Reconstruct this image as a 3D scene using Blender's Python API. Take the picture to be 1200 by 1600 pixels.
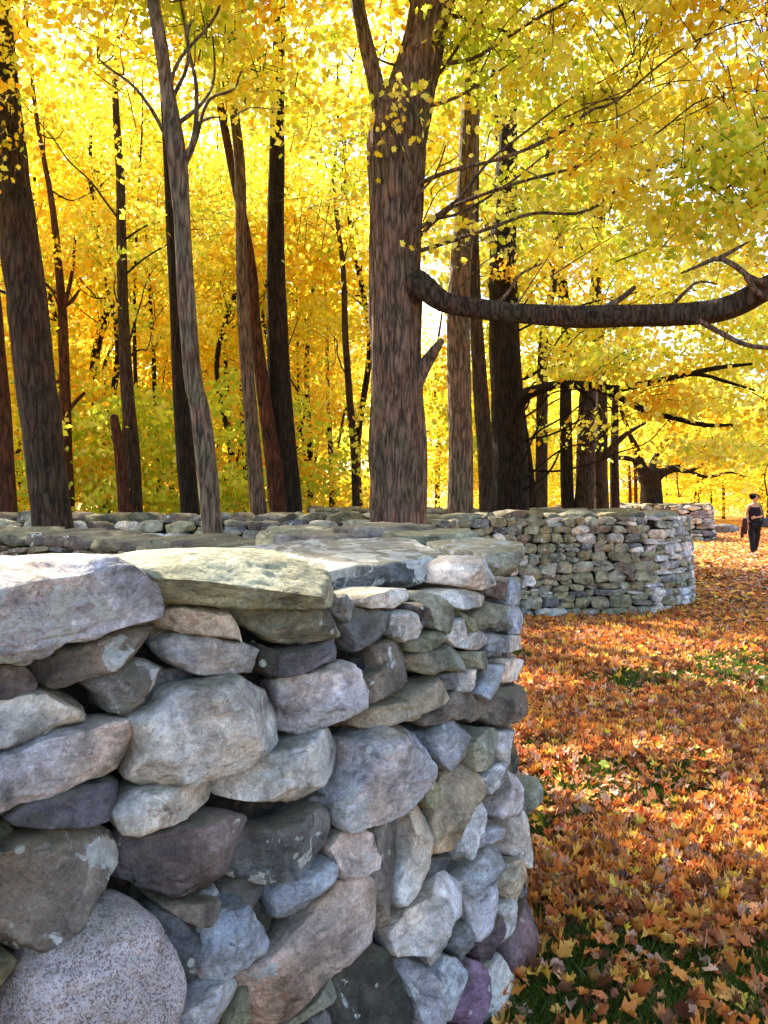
import bpy, math, random
import numpy as np
from math import radians, sin, cos, pi, sqrt
from mathutils import Vector

for o in list(bpy.data.objects): bpy.data.objects.remove(o)
SC = bpy.context.scene
COL = SC.collection

# ------------------------------------------------------------------ camera, light, exposure
F = 1280.0; CX, CY = 600.0, 800.0
CAMZ = 1.55; PITCH = math.atan(20/F)           # looking a touch down, horizon at row 780
cam = bpy.data.objects.new('camera', bpy.data.cameras.new('camera')); COL.objects.link(cam)
cam.location = (0, 0, CAMZ); cam.rotation_euler = (pi/2 - PITCH, 0, 0)
cam.data.sensor_fit = 'VERTICAL'; cam.data.sensor_height = 36; cam.data.sensor_width = 27
cam.data.lens = F/1600*36; cam.data.clip_end = 600; cam.data.clip_start = 0.05
cam.data.dof.use_dof = False
SC.camera = cam

SUN_EL = radians(44); SUN_AZ = radians(-38)     # azimuth from +Y (view direction), negative = to the left
SUN = np.array([sin(SUN_AZ)*cos(SUN_EL), cos(SUN_AZ)*cos(SUN_EL), sin(SUN_EL)])
w = bpy.data.worlds.new('World'); SC.world = w; w.use_nodes = True
nt = w.node_tree; nt.nodes.clear()
sky = nt.nodes.new('ShaderNodeTexSky'); sky.sky_type = 'NISHITA'; sky.sun_disc = False
sky.sun_elevation = SUN_EL; sky.sun_rotation = SUN_AZ
sky.air_density = 1.0; sky.dust_density = 2.6; sky.ozone_density = 0.6
bg = nt.nodes.new('ShaderNodeBackground'); bg.inputs[1].default_value = 0.15
wo = nt.nodes.new('ShaderNodeOutputWorld')
nt.links.new(sky.outputs[0], bg.inputs[0]); nt.links.new(bg.outputs[0], wo.inputs[0])
sl = bpy.data.lights.new('sun', 'SUN'); sl.energy = 5.0; sl.angle = radians(0.55); sl.color = (1.0, 0.93, 0.80)
so = bpy.data.objects.new('sun', sl); COL.objects.link(so)
so.rotation_euler = Vector(SUN).to_track_quat('Z', 'Y').to_euler()
SC.view_settings.view_transform = 'Standard'; SC.view_settings.look = 'None'
SC.view_settings.gamma = 1.0; SC.view_settings.use_curve_mapping = False
SC.view_settings.exposure = 1.95
SC.render.engine = 'CYCLES'
cy = SC.cycles
cy.max_bounces = 8; cy.diffuse_bounces = 6; cy.glossy_bounces = 2; cy.transmission_bounces = 4
cy.transparent_max_bounces = 4; cy.caustics_reflective = False; cy.caustics_refractive = False
cy.use_adaptive_sampling = True; cy.adaptive_threshold = 0.02
cy.use_denoising = True; cy.sample_clamp_indirect = 6

# ------------------------------------------------------------------ small maths
rng = np.random.default_rng(11)
random.seed(5)
CP, SP = cos(PITCH), sin(PITCH)
def raydir(px, py):
    a = (np.asarray(px, float)-CX)/F; b = -(np.asarray(py, float)-CY)/F
    return np.stack([a, CP + b*SP, -SP + b*CP], -1)          # y component close to 1
def at(px, py, D):
    """world point on the ray of a photograph position, D metres away along the ground"""
    d = raydir(px, py); return np.array([0, 0, CAMZ]) + d/d[..., 1:2]*np.asarray(D, float)[..., None] if d.ndim > 1 else np.array([0, 0, CAMZ]) + d/d[1]*D
def onz(px, py, z):
    d = raydir(px, py); t = (z-CAMZ)/d[2]; return np.array([0, 0, CAMZ]) + d*t
def proj(P):
    P = np.asarray(P, float); q = P - np.array([0, 0, CAMZ])
    dep = q[..., 1]*CP - q[..., 2]*SP; up = q[..., 1]*SP + q[..., 2]*CP
    return CX + F*q[..., 0]/dep, CY - F*up/dep, dep

def _h(ix, iy, iz, s):
    n = (ix*374761393 + iy*668265263 + iz*2147483647 + s*1274126177) & 0xffffffff
    n = ((n ^ (n >> 13))*1274126177) & 0xffffffff
    n = (n ^ (n >> 16)) & 0xffffffff
    n = (n*2246822519) & 0xffffffff
    return ((n ^ (n >> 15)) & 0xffffff)/float(0xffffff)*2-1
def vnoise(P, s=0):
    P = np.asarray(P, float); i = np.floor(P).astype(np.int64); f = P-i; f = f*f*(3-2*f)
    r = 0
    for dx in (0, 1):
        wx = f[..., 0] if dx else 1-f[..., 0]
        for dy in (0, 1):
            wy = f[..., 1] if dy else 1-f[..., 1]
            for dz in (0, 1):
                wz = f[..., 2] if dz else 1-f[..., 2]
                r = r + wx*wy*wz*_h(i[..., 0]+dx, i[..., 1]+dy, i[..., 2]+dz, s)
    return r
def fbm(P, s=0, o=3, g=0.5):
    r = 0; a = 1.0
    for k in range(o):
        r = r + a*vnoise(P*(2.03**k)+7.3*k, s+k); a *= g
    return r

# ------------------------------------------------------------------ mesh and naming helpers
def mesh(name, V, FL, mat, cols=None, prm=None, smooth=True):
    """V: n x 3, FL: list of (m x k) index arrays"""
    me = bpy.data.meshes.new(name)
    V = np.asarray(V, np.float32); me.vertices.add(len(V)); me.vertices.foreach_set('co', V.ravel())
    FL = [np.asarray(f, np.int32) for f in FL if len(f)]
    loops = np.concatenate([f.ravel() for f in FL]); tot = np.concatenate([np.full(len(f), f.shape[1], np.int32) for f in FL])
    me.loops.add(len(loops)); me.loops.foreach_set('vertex_index', loops)
    me.polygons.add(len(tot)); st = np.concatenate([[0], np.cumsum(tot)[:-1]]).astype(np.int32)
    me.polygons.foreach_set('loop_start', st); me.polygons.foreach_set('loop_total', tot)
    if smooth: me.polygons.foreach_set('use_smooth', np.ones(len(tot), bool))
    if cols is not None:
        a = me.attributes.new('Col', 'FLOAT_COLOR', 'POINT'); c = np.ones((len(V), 4), np.float32)
        c[:, :3] = cols; a.data.foreach_set('color', c.ravel())
    if prm is not None:
        a = me.attributes.new('Prm', 'FLOAT_COLOR', 'POINT'); c = np.ones((len(V), 4), np.float32)
        c[:, :3] = prm; a.data.foreach_set('color', c.ravel())
    me.materials.append(mat); me.update(calc_edges=True); me.validate()
    return me
def link(name, me, parent=None, loc=None):
    o = bpy.data.objects.new(name, me); COL.objects.link(o)
    if parent is not None: o.parent = parent
    if loc is not None: o.location = loc
    return o
def tag(o, label=None, cat=None, group=None, kind=None):
    if label: o['label'] = label
    if cat: o['category'] = cat
    if group: o['group'] = group
    if kind: o['kind'] = kind
    return o
def empty(name, loc, label, cat, group=None):
    e = bpy.data.objects.new(name, None); COL.objects.link(e); e.location = loc; e.empty_display_size = .2
    return tag(e, label, cat, group)
class Bag:
    """collects pieces into ONE mesh"""
    def __init__(s): s.V = []; s.F = {}; s.C = []; s.P = []; s.n = 0
    def add(s, V, FL, col=None, prm=None):
        for f in FL:
            f = np.asarray(f)
            if len(f): s.F.setdefault(f.shape[1], []).append(f+s.n)
        s.V.append(V); n = len(V); s.n += n
        c = np.empty((n, 3)); c[:] = (1, 1, 1) if col is None else col; s.C.append(c)
        p = np.empty((n, 3)); p[:] = (0, 0, 0) if prm is None else prm; s.P.append(p)
    def build(s, name, mat, parent=None, loc=None, smooth=True):
        V = np.concatenate(s.V)
        if loc is None: loc = (0, 0, 0)
        base = np.array(loc) + (np.array(parent.location) if parent is not None else 0)
        me = mesh(name, V-base, [np.concatenate(f) for f in s.F.values()], mat, np.concatenate(s.C), np.concatenate(s.P), smooth)
        return link(name, me, parent, loc)

# ------------------------------------------------------------------ materials
def newmat(name):
    m = bpy.data.materials.new(name); m.use_nodes = True; n = m.node_tree; n.nodes.clear()
    return m, n, n.nodes.new, n.links.new
def ramp(N, pts):
    r = N('ShaderNodeValToRGB'); e = r.color_ramp.elements
    while len(e) > 1: e.remove(e[-1])
    e[0].position, e[0].color = pts[0][0], (*pts[0][1], 1)
    for p, c in pts[1:]:
        q = e.new(p); q.color = (*c, 1)
    return r
def g(v): return (v, v, v)

def rock_material():
    m, n, N, L = newmat('dry_stone')
    out = N('ShaderNodeOutputMaterial'); b = N('ShaderNodeBsdfPrincipled'); L(b.outputs[0], out.inputs[0])
    geo = N('ShaderNodeNewGeometry'); at_ = N('ShaderNodeAttribute'); at_.attribute_name = 'Col'
    pr = N('ShaderNodeAttribute'); pr.attribute_name = 'Prm'; sep = N('ShaderNodeSeparateColor'); L(pr.outputs['Color'], sep.inputs[0])
    # per stone offset of the texture space
    off = N('ShaderNodeVectorMath'); off.operation = 'MULTIPLY_ADD'
    cmb = N('ShaderNodeCombineXYZ'); L(sep.outputs[2], cmb.inputs[0]); L(sep.outputs[2], cmb.inputs[1]); L(sep.outputs[2], cmb.inputs[2])
    L(cmb.outputs[0], off.inputs[0]); off.inputs[1].default_value = (31, 17, 47); L(geo.outputs['Position'], off.inputs[2])
    def noise(sc, det=6, rough=.6, dist=0.0):
        t = N('ShaderNodeTexNoise'); t.inputs['Scale'].default_value = sc; t.inputs['Detail'].default_value = det
        t.inputs['Roughness'].default_value = rough; t.inputs['Distortion'].default_value = dist; L(off.outputs[0], t.inputs['Vector']); return t
    def mix(a, bb, fac, mode='MIX'):
        x = N('ShaderNodeMix'); x.data_type = 'RGBA'; x.blend_type = mode
        for s, v in ((6, a), (7, bb), (0, fac)):
            if isinstance(v, (tuple, float, int)): x.inputs[s].default_value = (*v, 1) if isinstance(v, tuple) else v
            else: L(v, x.inputs[s])
        return x.outputs[2]
    big = noise(6, 5, .6, .6); r1 = ramp(N, [(.32, g(.34)), (.44, g(.88)), (.52, g(1.15)), (.66, g(1.7))]); L(big.outputs[0], r1.inputs[0])
    c = mix(at_.outputs['Color'], r1.outputs[0], 1.0, 'MULTIPLY')
    hue = noise(3.2, 3, .5); r2 = ramp(N, [(.35, (.92, .97, 1.05)), (.5, g(1)), (.66, (1.18, .98, .80))]); L(hue.outputs[0], r2.inputs[0])
    c = mix(c, r2.outputs[0], 1.0, 'MULTIPLY')
    # iron stain
    st = noise(9, 6, .65, 1.2); r3 = ramp(N, [(.60, g(0)), (.72, g(.55))]); L(st.outputs[0], r3.inputs[0]); c = mix(c, (.24, .135, .075), r3.outputs[0])
    # green-black algae
    al = noise(7.3, 6, .7, .4); r4 = ramp(N, [(.56, g(0)), (.70, g(.6))]); L(al.outputs[1] if False else al.outputs[0], r4.inputs[0]); c = mix(c, (.10, .115, .075), r4.outputs[0])
    # fine grain
    gr = noise(150, 6, .8); r5 = ramp(N, [(.3, g(.5)), (.5, g(1)), (.7, g(1.45))]); L(gr.outputs[0], r5.inputs[0]); c = mix(c, r5.outputs[0], .75, 'MULTIPLY')
    md = noise(21, 6, .7, 1.0); rmd = ramp(N, [(.34, g(.50)), (.46, g(.92)), (.54, g(1.05)), (.66, g(1.55))]); L(md.outputs[0], rmd.inputs[0]); c = mix(c, rmd.outputs[0], .85, 'MULTIPLY')
    pt = noise(48, 5, .7, .8); r5b = ramp(N, [(.30, g(.28)), (.40, g(1)), (.62, g(1)), (.72, g(1.35))]); L(pt.outputs[0], r5b.inputs[0]); c = mix(c, r5b.outputs[0], .8, 'MULTIPLY')
    # granite speckle by Prm.g
    vo = N('ShaderNodeTexVoronoi'); vo.inputs['Scale'].default_value = 330; L(off.outputs[0], vo.inputs['Vector'])
    vs = N('ShaderNodeSeparateColor'); L(vo.outputs['Color'], vs.inputs[0])
    r6 = ramp(N, [(0, (.10, .07, .07)), (.2, (.3, .2, .17)), (.32, (.55, .42, .36)), (.6, (.78, .72, .72)), (1, (.9, .84, .86))]); L(vs.outputs[0], r6.inputs[0])
    c2 = mix(c, r6.outputs[0], .62); c = mix(c, c2, sep.outputs[1])
    # lichen: soft pale patches and small round spots, amount Prm.r
    li = noise(11, 7, .62, .5); ad = N('ShaderNodeMath'); ad.operation = 'MULTIPLY_ADD'; L(sep.outputs[0], ad.inputs[0]); ad.inputs[1].default_value = .26; L(li.outputs[0], ad.inputs[2])
    r7 = ramp(N, [(.665, g(0)), (.685, g(1))]); L(ad.outputs[0], r7.inputs[0])
    lv = noise(60, 4, .6); r7b = ramp(N, [(.3, (.42, .44, .40)), (.7, (.78, .78, .74))]); L(lv.outputs[0], r7b.inputs[0])
    c = mix(c, r7b.outputs[0], r7.outputs[0])
    v2 = N('ShaderNodeTexVoronoi'); v2.inputs['Scale'].default_value = 17; v2.inputs['Randomness'].default_value = 1; L(off.outputs[0], v2.inputs['Vector'])
    r8 = ramp(N, [(.0, g(1)), (.13, g(.9)), (.16, g(0))]); L(v2.outputs['Distance'], r8.inputs[0])
    v2s = N('ShaderNodeSeparateColor'); L(v2.outputs['Color'], v2s.inputs[0]); r9 = ramp(N, [(.70, g(0)), (.72, g(.8))]); L(v2s.outputs[0], r9.inputs[0])
    sp = N('ShaderNodeMath'); sp.operation = 'MULTIPLY'; L(r8.outputs[0], sp.inputs[0]); L(r9.outputs[0], sp.inputs[1])
    c = mix(c, (.60, .64, .55), sp.outputs[0])
    sn = N('ShaderNodeSeparateXYZ'); L(geo.outputs['Normal'], sn.inputs[0]); mo = noise(5, 6, .7, .5); ma = N('ShaderNodeMath'); ma.operation = 'MULTIPLY_ADD'; L(mo.outputs[0], ma.inputs[0]); ma.inputs[1].default_value = 1.5; L(sn.outputs[2], ma.inputs[2])
    rm = ramp(N, [(0, g(0)), (.72, g(0)), (.92, g(.55))]); mh = N('ShaderNodeMath'); mh.operation = 'MULTIPLY'; mh.inputs[1].default_value = .55; L(ma.outputs[0], mh.inputs[0]); L(mh.outputs[0], rm.inputs[0])
    c = mix(c, (.20, .165, .075), rm.outputs[0])
    L(c, b.inputs['Base Color']); b.inputs['Roughness'].default_value = .82; b.inputs['Specular IOR Level'].default_value = .35
    # bump
    n1 = noise(28, 8, .68, .3); n2 = noise(140, 5, .7)
    wv = N('ShaderNodeTexWave'); wv.bands_direction = 'Z'; wv.inputs['Scale'].default_value = 14; wv.inputs['Distortion'].default_value = 9; wv.inputs['Detail'].default_value = 4; L(off.outputs[0], wv.inputs['Vector'])
    b1 = N('ShaderNodeBump'); b1.inputs['Strength'].default_value = 1.0; b1.inputs['Distance'].default_value = .028; L(n1.outputs[0], b1.inputs['Height'])
    b3 = N('ShaderNodeBump'); b3.inputs['Strength'].default_value = .18; b3.inputs['Distance'].default_value = .012; L(wv.outputs[1], b3.inputs['Height']); L(b1.outputs[0], b3.inputs['Normal'])
    b2 = N('ShaderNodeBump'); b2.inputs['Strength'].default_value = .5; b2.inputs['Distance'].default_value = .003; L(n2.outputs[0], b2.inputs['Height']); L(b3.outputs[0], b2.inputs['Normal'])
    L(b2.outputs[0], b.inputs['Normal'])
    return m
ROCK = rock_material()

def bark_material():
    m, n, N, L = newmat('bark')
    out = N('ShaderNodeOutputMaterial'); b = N('ShaderNodeBsdfPrincipled'); L(b.outputs[0], out.inputs[0])
    tc = N('ShaderNodeTexCoord'); at_ = N('ShaderNodeAttribute'); at_.attribute_name = 'Col'
    mp = N('ShaderNodeMapping'); mp.inputs['Scale'].default_value = (1, 1, .17); L(tc.outputs['Object'], mp.inputs[0])
    t = N('ShaderNodeTexNoise'); t.inputs['Scale'].default_value = 30; t.inputs['Detail'].default_value = 9; t.inputs['Roughness'].default_value = .66; t.inputs['Distortion'].default_value = .5; L(mp.outputs[0], t.inputs['Vector'])
    nd = N('ShaderNodeMix'); nd.data_type = 'RGBA'; nd.inputs[0].default_value = .11; L(mp.outputs[0], nd.inputs[6]); tn = N('ShaderNodeTexNoise'); tn.inputs['Scale'].default_value = 9; tn.inputs['Detail'].default_value = 4; L(mp.outputs[0], tn.inputs['Vector']); L(tn.outputs[1], nd.inputs[7])
    vv = N('ShaderNodeTexVoronoi'); vv.feature = 'DISTANCE_TO_EDGE'; vv.inputs['Scale'].default_value = 21; L(nd.outputs[2], vv.inputs['Vector'])
    rv = ramp(N, [(0, g(0)), (.10, g(.25)), (.35, g(1))]); L(vv.outputs['Distance'], rv.inputs[0])
    hm = N('ShaderNodeMath'); hm.operation = 'MULTIPLY_ADD'; L(rv.outputs[0], hm.inputs[0]); hm.inputs[1].default_value = .24; mm = N('ShaderNodeMath'); mm.operation = 'MULTIPLY'; L(t.outputs[0], mm.inputs[0]); mm.inputs[1].default_value = 1.0; L(mm.outputs[0], hm.inputs[2])
    r = ramp(N, [(.34, g(.15)), (.50, g(.50)), (.62, g(1.15)), (.80, g(1.75))]); L(hm.outputs[0], r.inputs[0])
    x = N('ShaderNodeMix'); x.data_type = 'RGBA'; x.blend_type = 'MULTIPLY'; x.inputs[0].default_value = 1; L(at_.outputs['Color'], x.inputs[6]); L(r.outputs[0], x.inputs[7])
    t2 = N('ShaderNodeTexNoise'); t2.inputs['Scale'].default_value = 3; t2.inputs['Detail'].default_value = 6; L(tc.outputs['Object'], t2.inputs['Vector'])
    r2 = ramp(N, [(.38, (1.1, .95, .85)), (.5, g(1)), (.64, (.8, .95, .8))]); L(t2.outputs[0], r2.inputs[0])
    y = N('ShaderNodeMix'); y.data_type = 'RGBA'; y.blend_type = 'MULTIPLY'; y.inputs[0].default_value = 1; L(x.outputs[2], y.inputs[6]); L(r2.outputs[0], y.inputs[7])
    L(y.outputs[2], b.inputs['Base Color']); b.inputs['Roughness'].default_value = .9; b.inputs['Specular IOR Level'].default_value = .2
    bp = N('ShaderNodeBump'); bp.inputs['Strength'].default_value = 1; bp.inputs['Distance'].default_value = .05; L(hm.outputs[0], bp.inputs['Height']); L(bp.outputs[0], b.inputs['Normal'])
    return m
BARK = bark_material()

def leaf_material(name, trans, rough=.6, gain=1.0):
    m, n, N, L = newmat(name)
    out = N('ShaderNodeOutputMaterial'); d = N('ShaderNodeBsdfPrincipled'); t = N('ShaderNodeBsdfTranslucent'); mx = N('ShaderNodeMixShader')
    a = N('ShaderNodeAttribute'); a.attribute_name = 'Col'
    L(a.outputs['Color'], d.inputs['Base Color']); L(a.outputs['Color'], t.inputs['Color'])
    d.inputs['Roughness'].default_value = rough; d.inputs['Specular IOR Level'].default_value = .3
    mx.inputs[0].default_value = trans; L(d.outputs[0], mx.inputs[1]); L(t.outputs[0], mx.inputs[2]); L(mx.outputs[0], out.inputs[0])
    return m
LEAF = leaf_material('maple_leaf', .68)
LITTER = leaf_material('fallen_leaf', .22, .5)
GRASSM = leaf_material('grass_blade', .35, .5)

def plain(name, col, rough=.7, spec=.3, bump=0, scale=40):
    m, n, N, L = newmat(name)
    out = N('ShaderNodeOutputMaterial'); b = N('ShaderNodeBsdfPrincipled'); L(b.outputs[0], out.inputs[0])
    b.inputs['Roughness'].default_value = rough; b.inputs['Specular IOR Level'].default_value = spec
    t = N('ShaderNodeTexNoise'); t.inputs['Scale'].default_value = scale; t.inputs['Detail'].default_value = 5
    tc = N('ShaderNodeTexCoord'); L(tc.outputs['Object'], t.inputs['Vector'])
    r = ramp(N, [(.3, tuple(v*.8 for v in col)), (.7, tuple(min(1, v*1.2) for v in col))]); L(t.outputs[0], r.inputs[0]); L(r.outputs[0], b.inputs['Base Color'])
    if bump:
        bp = N('ShaderNodeBump'); bp.inputs['Strength'].default_value = .5; bp.inputs['Distance'].default_value = bump; L(t.outputs[0], bp.inputs['Height']); L(bp.outputs[0], b.inputs['Normal'])
    return m

def ground_material():
    m, n, N, L = newmat('leaf_strewn_ground')
    out = N('ShaderNodeOutputMaterial'); b = N('ShaderNodeBsdfPrincipled'); L(b.outputs[0], out.inputs[0])
    geo = N('ShaderNodeNewGeometry')
    v = N('ShaderNodeTexVoronoi'); v.inputs['Scale'].default_value = 12; L(geo.outputs['Position'], v.inputs['Vector'])
    s = N('ShaderNodeSeparateColor'); L(v.outputs['Color'], s.inputs[0])
    r = ramp(N, [(0, (.10, .04, .015)), (.25, (.30, .11, .03)), (.5, (.50, .20, .045)), (.75, (.62, .33, .07)), (1, (.70, .46, .10))]); L(s.outputs[0], r.inputs[0])
    t = N('ShaderNodeTexNoise'); t.inputs['Scale'].default_value = 1.1; t.inputs['Detail'].default_value = 6; t.inputs['Roughness'].default_value = .65; L(geo.outputs['Position'], t.inputs['Vector'])
    r2 = ramp(N, [(.55, g(0)), (.62, g(1))]); L(t.outputs[0], r2.inputs[0])
    x = N('ShaderNodeMix'); x.data_type = 'RGBA'; L(r2.outputs[0], x.inputs[0]); L(r.outputs[0], x.inputs[6]); x.inputs[7].default_value = (.045, .075, .012, 1)
    # near the camera the earth below the real leaves is dark turf
    ln = N('ShaderNodeVectorMath'); ln.operation = 'LENGTH'; L(geo.outputs['Position'], ln.inputs[0])
    mr = N('ShaderNodeMapRange'); mr.inputs[1].default_value = 12; mr.inputs[2].default_value = 30; L(ln.outputs['Value'], mr.inputs[0])
    y = N('ShaderNodeMix'); y.data_type = 'RGBA'; L(mr.outputs[0], y.inputs[0]); y.inputs[6].default_value = (.055, .050, .016, 1); L(x.outputs[2], y.inputs[7])
    L(y.outputs[2], b.inputs['Base Color']); b.inputs['Roughness'].default_value = .9; b.inputs['Specular IOR Level'].default_value = .1
    bp = N('ShaderNodeBump'); bp.inputs['Strength'].default_value = .8; bp.inputs['Distance'].default_value = .05; L(v.outputs['Distance'], bp.inputs['Height']); L(bp.outputs[0], b.inputs['Normal'])
    return m
GROUND = ground_material()

# ------------------------------------------------------------------ ground
def gz(x, y):
    P = np.stack([np.asarray(x, float)*.45, np.asarray(y, float)*.45, np.zeros_like(np.asarray(x, float))], -1)
    return .035*vnoise(P, 3) + .012*vnoise(P*4.1, 4)
def build_ground():
    xs = np.concatenate([np.linspace(-300, -30, 14), np.linspace(-28, 30, 180), np.linspace(34, 300, 14)])
    ys = np.concatenate([np.linspace(-60, -4, 10), np.linspace(-2, 40, 200), np.linspace(44, 400, 24)])
    X, Y = np.meshgrid(xs, ys); Z = gz(X, Y)-.01
    V = np.stack([X, Y, Z], -1).reshape(-1, 3); nx, ny = len(xs), len(ys)
    i = np.arange(nx*ny).reshape(ny, nx)
    Fq = np.stack([i[:-1, :-1], i[:-1, 1:], i[1:, 1:], i[1:, :-1]], -1).reshape(-1, 4)
    tag(link('ground', mesh('ground', V, [Fq], GROUND)), kind='structure')
build_ground()

# ------------------------------------------------------------------ walls
def catmull(P, step=.02):
    P = np.asarray(P, float); Q = np.vstack([2*P[0]-P[1], P, 2*P[-1]-P[-2]]); out = []
    for i in range(1, len(Q)-2):
        t = np.linspace(0, 1, 60, endpoint=False)[:, None]; a, b_, c, d = Q[i-1:i+3]
        out.append(.5*((2*b_)+(-a+c)*t+(2*a-5*b_+4*c-d)*t*t+(-a+3*b_-3*c+d)*t**3))
    C = np.vstack(out+[P[-1:]]); s = np.concatenate([[0], np.cumsum(np.linalg.norm(np.diff(C, axis=0), axis=1))])
    u = np.arange(0, s[-1], step); return u, np.stack([np.interp(u, s, C[:, k]) for k in range(C.shape[1])], -1)
class Wall:
    """a centre line in plan; side +1 is the right-hand face when walking along it"""
    def __init__(s, pts, half=.28, batter=.07, top=1.30):
        s.u, s.c = catmull(pts); t = np.gradient(s.c, axis=0); t /= np.linalg.norm(t, axis=1)[:, None]
        s.n = np.stack([t[:, 1], -t[:, 0]], -1); s.half, s.batter, s.top = half, batter, top; s.len = s.u[-1]
    def pt(s, u, z, w=0, side=1):
        cx = np.interp(u, s.u, s.c[:, 0]); cy_ = np.interp(u, s.u, s.c[:, 1]); nx = np.interp(u, s.u, s.n[:, 0]); ny = np.interp(u, s.u, s.n[:, 1])
        r = side*(s.half + s.batter*(s.top-z) + w)
        return np.stack([cx+nx*r, cy_+ny*r, z+0*r], -1)
    def grid(s, u0, u1, z0, z1, side=1, du=.008, dz=.01):
        U, Z = np.meshgrid(np.arange(u0, u1, du), np.arange(z0, z1, dz)); P = s.pt(U, Z, 0, side)
        x, y, _ = proj(P); nx = np.interp(U, s.u, s.n[:, 0])*side; ny = np.interp(U, s.u, s.n[:, 1])*side
        face = (nx*P[..., 0]+ny*P[..., 1]) < .02
        s.G = (U[face], Z[face], x[face], y[face]); return s
    def uz(s, px, py):
        U, Z, x, y = s.G; k = np.argmin((x-px)**2+(y-py)**2); return U[k], Z[k]

NA = 72
def outline_radii(poly):
    poly = np.asarray(poly, float); n = len(poly)
    a = poly; b_ = np.roll(poly, -1, 0); cr = a[:, 0]*b_[:, 1]-b_[:, 0]*a[:, 1]; A = cr.sum()/2
    c = ((a+b_)*cr[:, None]).sum(0)/(6*A) if abs(A) > 1e-9 else poly.mean(0)
    th = np.linspace(0, 2*pi, NA, endpoint=False); R = np.zeros(NA)
    for i, t in enumerate(th):
        d = np.array([cos(t), sin(t)]); best = 0
        for k in range(n):
            p = a[k]-c; e = b_[k]-a[k]; den = d[0]*e[1]-d[1]*e[0]
            if abs(den) < 1e-12: continue
            q = (p[0]*e[1]-p[1]*e[0])/den; w_ = (p[0]*d[1]-p[1]*d[0])/den
            if -1e-6 <= w_ <= 1+1e-6 and q > best: best = q
        R[i] = best
    m = max(R.max()*.18, 1e-3); R = np.maximum(R, m)
    R = .92*R+.04*np.roll(R, 1)+.04*np.roll(R, -1)
    return c, th, R
def stone_shape(poly, front, back, boxy, facets, seed, rough=1.0, nr=13, nb=4, planes=()):
    """a rock in local (a, b, w): outline in a,b; w out of the wall. Returns verts, faces."""
    r_ = np.random.default_rng(seed); c, th, R = outline_radii(poly); size = R.mean()
    t = np.linspace(0, 1, nr); e1 = .86-.48*boxy; e2 = .86-.60*boxy; facets = int(facets*2.2)+1 if facets > 1 else facets
    rr = np.sin(t*pi/2)**e1; ww = np.maximum(np.cos(t*pi/2), 0)**e2
    tb = np.linspace(0, 1, nb+1)[1:]; rb = 1-.32*tb**1.6; wb = -tb*back
    rr = np.concatenate([rr[1:], rb]); ww = np.concatenate([ww[1:]*front, wb]); n = len(rr)
    ct, st = np.cos(th), np.sin(th)
    A = R[None]*ct[None]*rr[:, None]; B = R[None]*st[None]*rr[:, None]; W = np.repeat(ww[:, None], NA, 1)
    V = np.concatenate([[[0, 0, front]], np.stack([A, B, W], -1).reshape(-1, 3), [[0, 0, -back]]])
    # broken faces: cut by planes
    sx, sy = R[np.argmin(abs(ct*1-1))], R.mean()
    for k in range(facets):
        a = r_.uniform(0, 2*pi)
        if k < 2: tilt = r_.uniform(.08, .42)*(1+.8*(k == 1)); lo, hi = .50, .80
        elif k % 2: tilt = r_.uniform(.5, 1.0); lo, hi = .60, .85
        else: tilt = r_.uniform(1.0, 1.45); lo, hi = .80, .95
        nn = np.array([cos(a)*sin(tilt), sin(a)*sin(tilt), cos(tilt)]); dd = (V@nn); d = dd.max()*r_.uniform(lo, hi)
        d = d+.020*size*vnoise(V*(2.4/max(size, .03))+k*3, 3)+.008*size*vnoise(V*(9/max(size, .03))+k, 3)
        ex = np.maximum(dd-d, 0); V = V-nn*ex[:, None]
    for na_, nb_, nw_, fr_ in planes:
        nn = np.array([na_, nb_, nw_], float); nn /= np.linalg.norm(nn); dd = V@nn; d = dd.max()*fr_+.02*min(size, .2)*vnoise(V*14+seed, 3); V = V-nn*np.maximum(dd-d, 0)[:, None]
    # roughness
    size = min(size, .17, (front+back)*.7)
    so_ = r_.uniform(0, 90, 3); q = V+so_
    dirv = V/np.maximum(np.linalg.norm(V, axis=1), 1e-6)[:, None]
    k1 = 1/max(size*.9, .03)
    amp = (.035*size*np.tanh(7*vnoise(q*k1*.9+4, seed % 83))*(facets > 0) + .034*size*fbm(q*k1*1.1, seed % 97, 2) + .030*size*fbm(q*k1*3.2, seed % 89+3, 3) + .0022*vnoise(q*75, 5))*rough
    rid = np.abs(vnoise(q*k1*1.9*np.array([.6, 1.6, 1.2]), seed % 61+9)); amp -= .045*size*rough*(rid < .07)*(1-rid/.07)
    V = V + dirv*amp[:, None]
    F_ = []; i = 1+np.arange(n*NA).reshape(n, NA); j = np.roll(i, -1, 1)
    q4 = np.stack([i[:-1], i[1:], j[1:], j[:-1]], -1).reshape(-1, 4)
    t1 = np.stack([np.zeros(NA, int), i[0], j[0]], -1); t2 = np.stack([j[-1], i[-1], np.full(NA, len(V)-1)], -1)
    V[:, 0] += c[0]; V[:, 1] += c[1]
    return V, [q4, np.concatenate([t1, t2])]

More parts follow.
